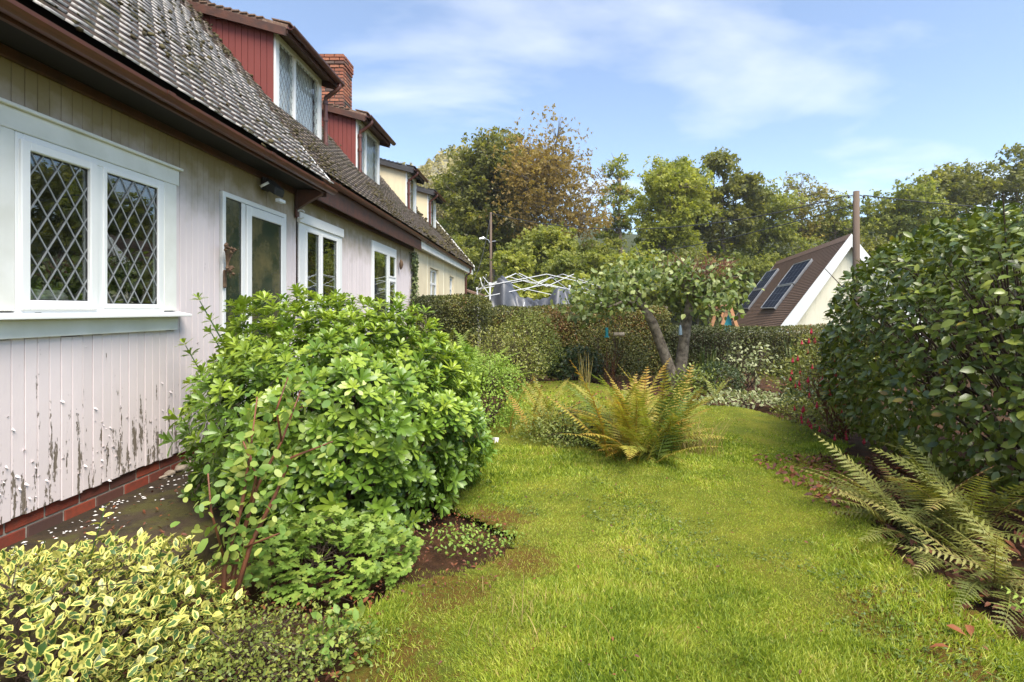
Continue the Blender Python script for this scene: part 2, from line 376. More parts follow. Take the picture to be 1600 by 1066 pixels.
# ------------------------------------------------------------------ the pink house
PITCH = math.radians(50); TP = math.tan(PITCH)
def roof_pts(xe, ze, xr): return [(xe, ze), (xr, ze+(xe-xr)*TP)]
def tiles_on(parent, xe, ze, xr, y0, y1, gauge, width, mat, n_obj, seed, skip=None, thick=.0145, rough=.0008, edge='tile_edge'):
    rng = np.random.default_rng(seed)
    L = (xe-xr)/math.cos(PITCH); nc = int(L/gauge)
    up = np.array([-math.cos(PITCH), 0, math.sin(PITCH)]); nr = np.array([math.sin(PITCH), 0, math.cos(PITCH)])
    org = []
    for c in range(nc):
        yy = y0+(width*.5 if c % 2 else 0)
        while yy < y1:
            org.append((c*gauge, yy+width/2)); yy += width
    org = np.array(org); p = np.array([xe, 0, ze])[None]+org[:, :1]*up[None]+np.array([0, 1, 0])[None]*org[:, 1:]+nr[None]*.012
    if skip is not None:
        k = ~skip(p); p = p[k]
    n = len(p)
    tl = gauge*1.45; a = math.asin(min(.9, thick*1.15/gauge))
    w2 = width/2-.0008
    # local: y across, s along slope, h normal (lower edge raised)
    loc = []
    for s, h in ((0, 0), (0, thick), (tl, 0), (tl, thick)):
        for yv in (-w2, 0, w2):
            camber = .0015 if yv == 0 else 0
            loc.append((yv, s, h+camber))
    loc = np.array(loc)
    f = np.array([(0, 1, 4, 3), (1, 2, 5, 4), (3, 4, 10, 9), (4, 5, 11, 10), (0, 3, 9, 6), (2, 8, 11, 5)])
    up2 = up*math.cos(a)-nr*math.sin(a); nr2 = nr*math.cos(a)+up*math.sin(a)
    R0 = np.stack([np.array([0, 1, 0]), up2, nr2], -1)
    jit = rng.normal(scale=.003, size=(n, 3)); R = R0[None]+np.cross(jit[:, None, :], R0.T[None]).transpose(0, 2, 1)
    p = p+nr2[None]*(thick+rng.normal(scale=rough, size=(n, 1)))+up[None]*rng.normal(scale=.002, size=(n, 1))
    d = np.linalg.norm(p-np.array([0, 0, CH]), axis=1); vis = (p[:, 1] > 2.3) & (p[:, 0]*-F/p[:, 1] < CU+20) & ((p[:, 2]-CH)*F/p[:, 1] < CV+20)
    order = np.argsort(np.where(vis, d, 1e6)); near = order[:n_obj]; rest = order[n_obj:]
    V, Fc, E = scatter((loc, f, np.zeros(len(loc))), p[rest], R[rest], np.ones(len(rest)))
    me = np_mesh('tiles', V, Fc, mat); me.materials.append(M[edge]); me.polygons.foreach_set('material_index', np.tile(np.array([1, 1, 0, 0, 0, 0], dtype=np.int32), len(rest)))
    o = link('tiles', me, parent); o['kind'] = 'stuff'
    if n_obj:
        me = np_mesh('tile', loc, f, mat); me.materials.append(M[edge]); me.polygons.foreach_set('material_index', np.array([1, 1, 0, 0, 0, 0], dtype=np.int32))
        for i in near:
            Mx = Matrix(R[i].tolist()).to_4x4(); Mx.translation = Vector(p[i]); link('tile', me, parent, Mx)
    return p, nr2
ph = empty('pink_house', (-2.8, 2.7, .14)); tag(ph, 'pale pink weatherboarded cottage with peeling paint and red dormers beside the path', 'house')
ph.location = (0, 0, 0)                                  # houses keep world coordinates
OPEN = [(2.783, 3.885, 1.37, 2.348), (4.62, 5.78, .33, 2.448), (6.19, 7.27, 1.43, 2.41), (8.73, 10.2, .4, 2.56)]
Y0, Y1, ZB, ZT = -1.5, 11.6, .29, 2.98
wall = MB(); yy = Y0
for a, b, z0, z1 in OPEN:
    wall.box(-2.94, -2.822, yy, a, .28, ZT); wall.box(-2.94, -2.822, a, b, .28, z0); wall.box(-2.94, -2.822, a, b, z1, ZT); yy = b
wall.box(-2.94, -2.822, yy, Y1, .28, ZT)
wall.build('wall', M['brown_wood'], ph)
MB().box(-3.75, -3.6, Y0, Y1, 0, 3.0).box(-3.6, -2.95, Y0, Y1, 2.70, 2.75).box(-3.6, -2.95, Y0, Y1, .1, .2).box(-3.6, -2.95, 4.3, 4.36, .2, 2.7).box(-3.6, -2.95, 5.9, 5.96, .2, 2.7).box(-3.6, -2.95, 8, 8.06, .2, 2.7).build('interior', M['dark_room'], ph)
bw = .0723; y = 2.786-bw*60
while y < Y1-.01:
    a, b = y+.0018, y+bw-.0018; mid = (a+b)/2; segs = [(ZB, 2.745)]
    for k, (o0, o1, z0, z1) in enumerate(OPEN):
        m0, m1 = (o0-.13, o1+.13) if k in (0, 2) else (o0-.02, o1+.02)
        if m0-.03 < mid < m1+.03:
            top = z1+(.12 if k in (0, 2) else .02); bot = z0-(.14 if k == 0 else .06)
            segs = [(top-.02, 2.745)]+([(ZB, bot+.02)] if bot > .5 else [])
    for s0, s1 in segs:
        if mid > 1.2:
            j = random.uniform(-.012, .004) if s0 == ZB else 0
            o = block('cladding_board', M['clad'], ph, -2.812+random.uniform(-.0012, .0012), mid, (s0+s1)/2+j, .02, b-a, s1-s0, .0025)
    y += bw
rng = np.random.default_rng(66); n = 140; fp = np.stack([np.full(n, -2.803), rng.uniform(2.3, 4.6, n), .30+np.abs(rng.normal(scale=.28, size=n))], -1)
FT = leafT(.7, -.2, -.5, (0, .35, .7, 1), (.0, 1, .8, 0)); V, Fc, E = scatter(FT, fp, frames(np.stack([np.full(n, .35), rng.normal(scale=.3, size=n), rng.choice([-1., 1.], n)], -1), np.tile([1., 0, .1], (n, 1))), rng.uniform(.006, .026, n))
o = link('lifting_paint', np_mesh('lifting_paint', V, Fc, plain('lifting_paint', (.76, .68, .67), (.62, .55, .54), 30, .7)), ph); o['kind'] = 'stuff'
# plinth of brick
pl = MB().box(-2.93, -2.838, Y0, Y1, .0, .285).build('plinth', M['mortar'], ph)
for c in range(3):
    zc = .285-.04-c*.078; y = 1.3+(.12 if c % 2 else 0)
    while y < 6.4:
        block('brick', M['brick'], pl, -2.868, y, zc, .075, .215, .066, .004); y += .2275
def frame(mb, x0, x1, y0, y1, z0, z1, w, wt=None, wb=None):
    wt = wt or w; wb = wb or w
    mb.box(x0, x1, y0, y0+w, z0, z1); mb.box(x0, x1, y1-w, y1, z0, z1)
    mb.box(x0, x1, y0+w, y1-w, z1-wt, z1); mb.box(x0, x1, y0+w, y1-w, z0, z0+wb); return mb
def lattice(name, parent, x, y0, y1, z0, z1, dw, dh, t=.010, mat=None):
    mb = MB(); W, H = y1-y0, z1-z0; s = dh/dw
    n = int((W+H/s)/dw)+3
    for sg in (1, -1):
        for k in range(-n, n+1):
            # z = z0 + sg*s*(y - c)
            c = y0+k*dw+dw*.5
            pts = []
            for yy in (y0, y1):
                zz = z0+sg*s*(yy-c)
                if z0 <= zz <= z1: pts.append((yy, zz))
            for zz in (z0, z1):
                yy = c+sg*(zz-z0)/s
                if y0 < yy < y1: pts.append((yy, zz))
            if len(pts) < 2: continue
            pts = sorted(set(pts)); (a, b), (d, e) = pts[0], pts[-1]
            if math.hypot(d-a, e-b) < .03: continue
            v = Vector((0, d-a, e-b)).normalized(); nn = Vector((0, -v.z, v.y))*t/2
            x_ = x+(.0008 if sg > 0 else 0)
            mb.prism([Vector((x_, a, b))+nn, Vector((x_, a, b))-nn, Vector((x_, d, e))-nn, Vector((x_, d, e))+nn], (.004, 0, 0))
    return mb.build(name, mat or M['lead'], parent)
def pane(parent, x, y0, y1, z0, z1, mat=None): return MB().box(x-.004, x, y0, y1, z0, z1).build('pane', mat or M['glass'], parent)
def gasket(parent, x, y0, y1, z0, z1): return frame(MB(), x, x+.004, y0, y1, z0, z1, .007).build('gasket', M['rubber'], parent)
# window 1
w = frame(MB(), -2.835, -2.778, 2.783, 3.885, 1.37, 2.348, .042).box(-2.835, -2.779, 3.262, 3.345, 1.412, 2.306).build('window', M['upvc'], ph, bevel=.004)
frame(MB(), -2.80, -2.762, 2.800, 3.285, 1.40, 2.315, .052).build('opening_sash', M['upvc'], w, bevel=.005)
frame(MB(), -2.80, -2.772, 3.340, 3.848, 1.408, 2.310, .030).build('sash', M['upvc'], w, bevel=.004)
for a, b, z0, z1 in ((2.852, 3.233, 1.452, 2.263), (3.370, 3.818, 1.438, 2.280)):
    pane(w, -2.788, a, b, z0, z1); gasket(w, -2.788, a, b, z0, z1); lattice('lead_lattice', w, -2.7875, a, b, z0, z1, .118, .188, .0075)
MB().box(-2.80, -2.775, 2.62, 4.045, 2.350, 2.466).build('head_trim', M['trim'], w, bevel=.004)
MB().box(-2.80, -2.752, 2.60, 4.06, 2.4665, 2.486).build('drip_cap', M['trim'], w, bevel=.003)
for a, b in ((2.648, 2.781), (3.887, 4.02)): MB().box(-2.80, -2.778, a, b, 1.3925, 2.3495).build('side_trim', M['trim'], w, bevel=.004)
MB().prism([(-2.83, 2.55, 1.355), (-2.70, 2.55, 1.348), (-2.70, 2.55, 1.366), (-2.83, 2.55, 1.392)], (0, 1.53, 0)).build('sill', M['upvc'], w, bevel=.003)
MB().box(-2.80, -2.776, 2.60, 4.03, 1.245, 1.347).build('apron', M['trim'], w, bevel=.003)
for yy in (2.89, 3.79): MB().box(-2.7785, -2.7765, yy, yy+.035, 1.378, 1.384).build('drain_slot', M['rubber'], w)
MB().box(-3.2, -2.95, 2.70, 3.96, 1.36, 1.392).build('window_board', M['upvc'], w)
cu = MB().box(-3.12, -2.99, 3.02, 3.37, 0, .13).build('cushion', plain('patterned_fabric', (.75, .73, .68), (.22, .20, .16), 28, .8), None, bevel=.04); cu.location = (0, 0, 1.392); tag(cu, 'white patterned cushion on the window board behind the leaded panes', 'cushion')
# door with sidelight
d = frame(MB(), -2.84, -2.785, 4.62, 5.78, .30, 2.448, .045).box(-2.84, -2.786, 4.915, 4.975, .345, 2.40).build('door', M['upvc'], ph, bevel=.004)
frame(MB(), -2.82, -2.775, 4.985, 5.735, .35, 2.395, .085, .09, .2).build('door_leaf', M['upvc'], d, bevel=.005)
pane(d, -2.80, 4.665, 4.915, .345, 2.403, M['frosted']); pane(d, -2.79, 5.07, 5.65, .55, 2.305, M['frosted'])
gasket(d, -2.789, 5.07, 5.65, .55, 2.305); gasket(d, -2.80, 4.665, 4.915, .345, 2.403)
MB().box(-2.775, -2.755, 5.0, 5.03, 1.15, 1.36).tube([(-2.745, 5.015, 1.27), (-2.745, 5.13, 1.27)], .009).build('handle', M['upvc'], d)
# window 2
w = frame(MB(), -2.835, -2.778, 6.19, 7.27, 1.43, 2.41, .05).box(-2.835, -2.779, 6.635, 6.685, 1.48, 2.36).build('window', M['upvc'], ph, bevel=.004)
for a, b in ((6.245, 6.63), (6.69, 7.215)):
    frame(MB(), -2.80, -2.768, a-.01, b+.005, 1.47, 2.365, .035).build('sash', M['upvc'], w, bevel=.004)
    pane(w, -2.786, a+.025, b-.03, 1.505, 2.33); gasket(w, -2.786, a+.025, b-.03, 1.505, 2.33)
MB().box(-2.80, -2.755, 6.05, 7.40, 2.412, 2.53).build('head_trim', M['upvc'], w, bevel=.004)
for a, b in ((6.07, 6.188), (7.272, 7.38)): MB().box(-2.80, -2.775, a, b, 1.42, 2.411).build('side_trim', M['upvc'], w, bevel=.004)
MB().box(-2.82, -2.72, 6.02, 7.42, 1.375, 1.419).build('sill', M['upvc'], w, bevel=.004)
# patio window
w = frame(MB(), -2.835, -2.778, 8.73, 10.2, .40, 2.56, .05, .14).box(-2.835, -2.779, 9.60, 9.67, .45, 2.42).box(-2.835, -2.7795, 9.67, 10.15, 1.95, 2.0).build('window', M['upvc'], ph, bevel=.004)
for a, b, z0, z1 in ((8.80, 9.58, .47, 2.40), (9.71, 10.12, 2.02, 2.40), (9.71, 10.12, .47, 1.93)):
    frame(MB(), -2.80, -2.77, a-.02, b+.02, z0-.02, z1+.02, .03).build('sash', M['upvc'], w, bevel=.003); pane(w, -2.786, a, b, z0, z1)
# eaves: long overhang first, then a shorter one
MB().box(-2.80, -2.772, -1.5, 6.05, 2.715, 2.775).build('frieze_board', M['brown_wood'], ph, bevel=.004)
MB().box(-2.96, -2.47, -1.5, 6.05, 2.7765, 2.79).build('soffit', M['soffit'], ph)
MB().box(-2.49, -2.465, -1.5, 6.05, 2.74, 2.86).build('fascia', M['brown_wood'], ph)
MB().box(-2.96, -2.46, 6.05, 6.075, 2.70, 2.86).build('end_board', M['brown_wood'], ph)
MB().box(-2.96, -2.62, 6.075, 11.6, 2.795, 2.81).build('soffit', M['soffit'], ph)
MB().box(-2.635, -2.61, 6.075, 11.6, 2.70, 2.97).build('fascia', M['brown_wood'], ph, bevel=.003)
MB().box(-2.80, -2.772, 6.075, 11.6, 2.70, 2.795).build('frieze_board', M['brown_wood'], ph, bevel=.004)
def gutter(parent, x, z, y0, y1, r=.052, mat=None, cuts=()):
    mb = MB(); n = 8
    prof = [(x+r*math.cos(math.pi+math.pi*k/n), z+r*math.sin(math.pi+math.pi*k/n)) for k in range(n+1)]
    inner = [(x+(r-.006)*math.cos(math.pi+math.pi*k/n), z+(r-.006)*math.sin(math.pi+math.pi*k/n)+.001) for k in range(n, -1, -1)]
    mb.prism([(a, y0, b) for a, b in prof+inner], (0, y1-y0, 0))
    g = mb.build('gutter', mat or M['brown_gutter'], parent)
    for c in cuts:
        m2 = MB(); r2 = r+.005
        m2.prism([(x+r2*math.cos(math.pi+math.pi*k/n), c, z+.004+r2*math.sin(math.pi+math.pi*k/n)) for k in range(n+1)], (0, .07, 0)); m2.build('gutter_union', mat or M['brown_gutter'], g)
    return g
gutter(ph, -2.425, 2.80, -1.5, 6.18, cuts=(2.0, 3.35, 4.65, 5.75)); gutter(ph, -2.565, 2.975, 5.82, 11.9, cuts=(6.6, 8.0, 9.4, 10.8))
# roof deck and tiles
XR = -5.0
def deck(parent, xe, ze, y0, y1, mat, th=.05, both=True):
    zr = ze+(xe-XR)*TP
    pts = [(xe, y0, ze), (XR, y0, zr)]+([(2*XR-xe, y0, ze)] if both else [(XR-.5, y0, zr-.6)])
    pts += ([(2*XR-xe, y0, ze-th)] if both else [(XR-.5, y0, zr-.6-th)]) + [(XR, y0, zr-th*1.4), (xe, y0, ze-th)]
    return MB().prism(pts, (0, y1-y0, 0)).build('roof', mat, parent)
DORM = [(6.63, 8.06), (9.6, 10.98)]
XD = -3.34
def in_dormer(p, ds=DORM):
    r = np.zeros(len(p), bool)
    for a, b in ds: r |= (p[:, 1] > a-.04) & (p[:, 1] < b+.04) & (p[:, 0] < XD-.02) & (p[:, 0] > XD-1.35)
    return r
rf = deck(ph, -2.44, 2.83, -1.5, 6.06, M['soffit'])
rf2 = deck(ph, -2.585, 3.0, 6.06, 11.6, M['soffit'])
tp1, nrm = tiles_on(rf, -2.42, 2.845, XR, 1.0, 6.02, .1, .165, M['tile'], 300, 3, in_dormer)
tp2, _ = tiles_on(rf2, -2.565, 3.02, XR, 6.06, 11.6, .1, .165, M['tile'], 200, 4, in_dormer, edge='tile_edge_mossy')
MB().prism([(-2.42, 6.05, 2.86), (-2.42, 6.05, 2.90), (-2.75, 6.05, 2.90+.33*TP), (-2.75, 6.05, 2.86+.33*TP)], (0, .03, 0)).build('verge_trim', M['upvc'], ph)
MB().tube([(XR, -1.5, 2.84+(2.42-XR-4.84)*0+(-2.42-XR)*TP+.03), (XR, 11.6, 2.84+(-2.42-XR)*TP+.03)], .1, 8).build('ridge_tiles', M['tile'], ph)
def moss_on(parent, pts, nrm, n, seed, big=(.012, .05), xmin=-5):
    rng = np.random.default_rng(seed)
    cl = sines(pts*np.array([1, .8, 1]), seed, 2.2); w = np.clip(cl+.35, .03, None)**1.5*np.where(pts[:, 0] < xmin, 0, 1); w /= w.sum()
    c = pts[rng.choice(len(pts), n, p=w)]+rng.normal(scale=.05, size=(n, 3))*np.array([.4, 1, .4])
    bl = bmesh.new(); bmesh.ops.create_icosphere(bl, subdivisions=1, radius=1)
    tv = np.array([v.co[:] for v in bl.verts]); tf = np.array([[v.index for v in f.verts] for f in bl.faces]); bl.free()
    tv = tv*(1+.3*sines(tv*3, seed+1, 1.5)[:, None])*np.array([1, 1, .55])
    d = rng.normal(size=(n, 3)); R = frames(d, np.tile(nrm, (n, 1))+rng.normal(scale=.2, size=(n, 3)))
    V, Fc, E = scatter((tv, tf, np.zeros(len(tv))), c+nrm*.018, R, rng.uniform(*big, n)*rng.uniform(.5, 1.1, n))
    o = link('moss', np_mesh('moss', V, Fc, M['moss']), parent); o['kind'] = 'stuff'
moss_on(rf, tp1, nrm, 1100, 21, (.006, .026)); moss_on(rf2, tp2[~((tp2[:, 0] < -3.0) & (tp2[:, 0] > -3.6))], nrm, 1500, 22, (.006, .028))
def dormer(house, y0, y1, board_mat, frame_mat, roof_mat, trim_mat, leaded=True, boards=True, pipe=True, gut=None, zs=None):
    zb = 1.4+.742*3.34; zt = 1.4+1.055*3.34; sl = math.tan(math.radians(15)); eb = (zt+.02-zb)/(TP-sl)
    gut = gut or M['brown_gutter']
    # core block behind the boards
    mb = MB()
    for yy in (y0, y1-.06):
        mb.prism([(XD-.03, yy+.008, zb-.1), (XD-.03, yy+.008, zt), (XD-eb-.25, yy+.008, zt+(eb+.22)*sl), (XD-eb-.25, yy+.008, zb+(eb)*TP)], (0, .045, 0))
    mb.box(XD-.6, XD-.55, y0+.06, y1-.06, zb-.1, zt)
    core = mb.build('dormer', board_mat if not boards else M['dark_room'], house)
    if boards:
        e = 0.02
        while e < eb+.1:
            e1 = min(e+.078, eb+.12)
            za, zc = zb-.06+e*TP, zb-.06+e1*TP; ta, tc_ = zt+e*sl, zt+e1*sl
            if ta-za > .02 or tc_-zc > .02:
                zc = min(zc, tc_)
                MB().prism([(XD-e-.002, y0-.012, za), (XD-e-.002, y0-.012, ta), (XD-e1+.002, y0-.012, tc_), (XD-e1+.002, y0-.012, zc)], (0, .018, 0)).build('cladding_board', board_mat, core)
            e += .08
    wf = frame(MB(), XD-.07, XD, y0+.012, y1-.012, zb-.02, zt, .10, .07, .06).box(XD-.07, XD-.004, (y0+y1)/2-.19, (y0+y1)/2-.13, zb+.04, zt-.07).build('window_frame', frame_mat, core, bevel=.005)
    ym = (y0+y1)/2-.16
    for a, b in ((y0+.112, ym-.03), (ym+.03, y1-.112)):
        MB().box(XD-.04, XD-.034, a, b, zb+.04, zt-.07).build('pane', M['thin_glass'], core)
        if leaded: lattice('lead_lattice', core, XD-.0335, a, b, zb+.04, zt-.07, .095, .165, .005)
    MB().box(XD-.13, XD-.11, y0+.09, y1-.09, zb-.01, zt-.03).build('sky_reflection_sheet', M['white_paint'] if leaded else M['pale'], core)  # pale sheet added behind the panes to stand in for reflected sky
    MB().prism([(XD-.08, y0-.02, zb-.03), (XD+.09, y0-.02, zb-.075), (XD+.09, y0-.02, zb-.05), (XD-.08, y0-.02, zb+.005)], (0, y1-y0+.04, 0)).build('sill', frame_mat, core, bevel=.003)
    # shed roof
    ov = .20
    MB().prism([(XD+ov, y0-.09, zt+.03-ov*sl), (XD-eb-.35, y0-.09, zt+.03+(eb+.35)*sl), (XD-eb-.35, y0-.09, zt+.085+(eb+.35)*sl), (XD+ov, y0-.09, zt+.085-ov*sl)], (0, y1-y0+.18, 0)).build('dormer_roof', roof_mat, core)
    for yy in (y0-.10, y1+.07):
        MB().prism([(XD+ov-.02, yy, zt-.06-ov*sl), (XD-eb-.3, yy, zt-.06+(eb+.3)*sl), (XD-eb-.3, yy, zt+.05+(eb+.3)*sl), (XD+ov-.02, yy, zt+.05-ov*sl)], (0, .03, 0)).build('barge_board', trim_mat, core, bevel=.003)
    MB().box(XD+ov-.03, XD+ov, y0-.08, y1+.08, zt-.08, zt+.02).build('fascia', trim_mat, core)
    for k in range(int((y1-y0+.18)/.165)):
        ya = y0-.09+k*.165; MB().prism([(XD+ov+.03, ya, zt+.10-ov*sl), (XD+ov-.2, ya, zt+.10-(ov-.2)*sl), (XD+ov-.2, ya, zt+.115-(ov-.2)*sl), (XD+ov+.03, ya, zt+.118-ov*sl)], (0, .160, 0)).build('tile', roof_mat, core)
    e = .1
    while e < eb+.3:
        MB().box(XD-e-.09, XD-e+.0, y0-.105, y0+.05, zt+.087+e*sl, zt+.103+e*sl).build('verge_tile', roof_mat, core); e += .1
    x = XD+ov+.055; gz = zt-.005
    gutter(core, x, gz, y0-.13, y1+.13, .05, gut)
    if pipe:
        py = y1+.02 if pipe == 1 else y0+.03
        MB().tube([(x, py, gz-.03), (x, py, gz-.10), (x-.06, py, gz-.16), (XD+.05, py, gz-.26), (XD+.045, py, gz-.34), (XD+.045, py, zb-.02), (XD+.12, py, zb-.12)], .033, 8).build('downpipe', gut, core, smooth=True)
        for zz in (gz-.36, (gz+zb)/2-.1, zb+.04): MB().tube([(XD+.045, py, zz), (XD+.045, py, zz+.05)], .043, 8).build('pipe_collar', gut, core)
    MB().prism([(XD-.02, y0-.03, zb-.07), (XD-eb-.2, y0-.03, zb-.07+(eb+.18)*TP), (XD-eb-.2, y0-.03, zb-.04+(eb+.18)*TP), (XD-.02, y0-.03, zb-.04)], (0, .02, 0)).build('flashing', M['steel'], core)
    return core
for a, b in DORM: dormer(ph, a, b, M['red_clad'], M['upvc'], M['tile_far'], M['brown_wood'], pipe=1 if a < 9 else 2)
# chimney stack on the party wall
cx0, cx1, cy0, cy1, cz1 = -4.95, -4.34, 11.62, 12.16, 7.05
ch = MB().box(cx0+.012, cx1-.012, cy0+.012, cy1-.012, 4.4, cz1-.01).build('chimney', M['dark_mortar'], ph)
nc = int((cz1-5.2)/.0745)
for c in range(nc):
    zc = cz1-.035-c*.0745; pr = .028 if c < 3 else (.012 if c == 3 else 0); off = .5 if c % 2 else 0
    for (n, lo, hi, ax) in ((0, cx0-pr, cx1+pr, 0), (1, cy0-pr, cy1+pr, 1)):
        L = hi-lo; nb = 3; bl = L/(nb-.25 if False else nb); k = -off
        while k < nb:
            a = max(lo, lo+k*bl); b = min(hi, lo+(k+1)*bl)
            if b-a > .05:
                if ax == 0: block('brick', M['stack_brick'], ch, (a+b)/2, cy0-pr+.045, zc, b-a-.018, .09, .057, .004)
                else:
                    a2 = max(a, cy0-pr+.092)
                    if b-a2 > .03: block('brick', M['stack_brick'], ch, cx1+pr-.05, (a2+b)/2, zc, .10, b-a2-.018, .057, .004)
            k += 1
MB().box(cx0-.0, cx1+.0, cy0-.0, cy1+.0, cz1-.003, cz1+.02).build('flaunching', M['dark_mortar'], ch, bevel=.008)
# floodlight, dried bunch, ornaments on the wall
fl = empty('floodlight', (-2.78, 5.3, 2.60)); tag(fl, 'small black and white floodlight fixed under the eaves above the glazed door', 'floodlight')
MB().box(-.005, .03, -.06, .06, .0, .13).build('back_plate', M['rubber'], fl, bevel=.01)
MB().prism([(.03, -.09, .02), (.15, -.09, -.06), (.17, -.09, .02), (.06, -.09, .12)], (0, .18, 0)).build('lamp_housing', M['rubber'], fl, bevel=.012)
MB().tube([(.05, -.105, .05), (.06, -.095, .03)], .045, 12).build('sensor_dome', M['upvc'], fl, smooth=True)
MB().box(.10, .15, .02, .14, -.105, -.07).build('lens', M['upvc'], fl, bevel=.005)
br = empty('eaves_bracket', (-2.78, 6.0, 2.55)); tag(br, 'brown scrolled bracket holding the eaves end between door and kitchen window', 'bracket')
MB().box(-.005, .02, -.03, .03, -.10, .22).build('back_plate', M['brown_wood'], br, bevel=.004)
MB().prism([(.02, -.03, .12), (.02, -.03, .0), (.15, -.03, .08), (.30, -.03, .16), (.30, -.03, .22), (.02, -.03, .22)], (0, .06, 0)).build('arm', M['brown_wood'], br, bevel=.006)
MB().tube([(.05+.05*math.cos(a), 0, -.06+.05*math.sin(a)) for a in np.linspace(.5, 5.5, 10)], .009, 6).build('scroll', M['trim'], br)
M['straw'] = plain('dried_straw', (.16, .10, .055), (.09, .05, .03), 30, .9)
db = empty('dried_flower_bunch', (-2.775, 4.62, 1.83)); tag(db, 'brown dried flower bunch hung on the wall beside the door sidelight', 'dried flowers')
rr = random.Random(3); st = MB(); hd = MB()
for k in range(44):
    a = rr.uniform(-.5, .5); b_ = rr.uniform(-.05, .5); L = rr.uniform(.05, .15); e = (.04+.3*L*b_, L*math.sin(a)*1.3, -.02+L*math.cos(a)*rr.choice((1, 1, -.9)))
    st.tube([(.02, 0, -.08), (.03, .3*e[1], .2*e[2]-.02), e], [.004, .003, .002], 4)
    if k % 2 == 0:
        MB().tube([e, (e[0]+.008, e[1], e[2]+.012), (e[0], e[1], e[2]+.03)], [.006, .018, .004], 6).build('seed_head', M['straw'], db)
st.build('stems', M['straw'], db)
MB().box(-.002, .012, -.022, .022, -.24, -.08).build('tied_stalks', M['straw'], db, bevel=.01)
wo_ = empty('wall_ornament', (-2.775, 10.38, 2.3)); tag(wo_, 'small rusty brown bird ornament hanging on the wall by the patio window', 'ornament')
MB().tube([(.03, 0, .09), (.04, 0, .05), (.04, 0, 0), (.035, 0, -.07), (.03, 0, -.11)], [.012, .03, .045, .03, .005], 8).build('body', M['straw'], wo_, smooth=True)
MB().tube([(.01, 0, .5), (.03, 0, .09)], .003, 4).build('cord', M['straw'], wo_)
# ------------------------------------------------------------------ the cream neighbour and the lean-to beyond
chs = empty('cream_house'); tag(chs, 'cream rendered cottage with dark edged dormers adjoining the pink house', 'house')
COP = [(13.4, 14.55, 1.2, 2.48), (16.3, 17.1, 1.2, 2.45)]
wl_ = MB(); yy = 11.62
for a, b, z0, z1 in COP:
    wl_.box(-3.0, -2.79, yy, a, -.2, 3.0).box(-3.0, -2.79, a, b, -.2, z0).box(-3.0, -2.79, a, b, z1, 3.0); yy = b
wl_.box(-3.0, -2.79, yy, 19.6, -.2, 3.0).box(-7.2, -3.0, 19.4, 19.6, -.2, 3.0); wl_.build('wall', M['cream'], chs)
MB().box(-3.4, -3.3, 11.7, 19.4, 0, 3).build('interior', M['dark_room'], chs)
for a, b, z0, z1 in COP:
    w = frame(MB(), -2.93, -2.86, a, b, z0, z1, .06).box(-2.93, -2.862, (a+b)/2-.04, (a+b)/2+.04, z0+.06, z1-.06).box(-2.93, -2.861, a+.06, (a+b)/2-.04, z1-.42, z1-.36).box(-2.93, -2.861, (a+b)/2+.04, b-.06, z1-.42, z1-.36).build('window', M['upvc'], chs, bevel=.004)
    for c, e in ((a+.06, (a+b)/2-.04), ((a+b)/2+.04, b-.06)): pane(w, -2.89, c, e, z0+.06, z1-.06)
    MB().box(-2.80, -2.735, a-.08, b+.08, z0-.06, z0).build('sill', M['upvc'], w)
for yy in (11.64, 13.0, 15.2): MB().box(-2.79, -2.775, yy, yy+.05, .0, 2.75).build('joint_strip', M['pale'], chs)
crf = deck(chs, -2.585, 3.0, 11.605, 20.6, M['soffit'])
CD = [(13.2, 14.25), (15.75, 16.95)]
cp, _ = tiles_on(crf, -2.565, 3.02, XR, 11.6, 20.6, .1, .165, M['tile'], 0, 8, lambda p: in_dormer(p, CD), edge='tile_edge_mossy')
moss_on(crf, cp, nrm, 1500, 31, (.02, .07))
MB().tube([(XR, 11.6, 2.87+(-2.42-XR)*TP+.03), (XR, 20.6, 2.87+(-2.42-XR)*TP+.03)], .1, 8).build('ridge_tiles', M['tile'], chs)
MB().box(-2.64, -2.61, 11.6, 20.6, 2.76, 2.96).build('fascia', M['trim'], chs); MB().box(-2.8, -2.64, 11.6, 20.6, 2.80, 2.82).build('soffit', M['trim'], chs)
gutter(chs, -2.565, 2.965, 11.95, 19.7, .05)
MB().tube([(-2.565, 19.55, 2.93), (-2.565, 19.55, 2.8), (-2.74, 19.55, 2.62), (-2.74, 19.55, 0)], .035, 8).build('downpipe', M['brown_gutter'], chs)
MB().prism([(-2.55, 20.6, 2.93), (XR, 20.6, 2.93+(-2.55-XR)*TP), (XR, 20.6, 3.12+(-2.55-XR)*TP), (-2.55, 20.6, 3.12)], (0, .06, 0)).build('barge_board', M['trim'], chs)
for a, b in CD: dormer(chs, a, b, M['cream'], M['upvc'], M['slate_edge'], M['slate_edge'], leaded=False, boards=False, pipe=2)
lt = empty('white_lean_to'); tag(lt, 'small white rendered lean-to with dark roof past the end of the cream cottage', 'outbuilding')
MB().box(-4.5, -2.75, 19.7, 24.5, -.3, 1.95).box(-2.75, -2.742, 19.7, 24.5, -.3, 1.9).build('wall', M['pale'], lt)
MB().prism([(-4.8, 19.65, 2.75), (-2.45, 19.65, 1.98), (-2.45, 19.65, 2.05), (-4.8, 19.65, 2.83)], (0, 5.1, 0)).build('roof', M['tile_far'], lt)
w = frame(MB(), -2.741, -2.70, 22.2, 23.1, .8, 1.75, .08).build('window', M['upvc'], lt); pane(w, -2.72, 22.28, 23.02, .88, 1.67)
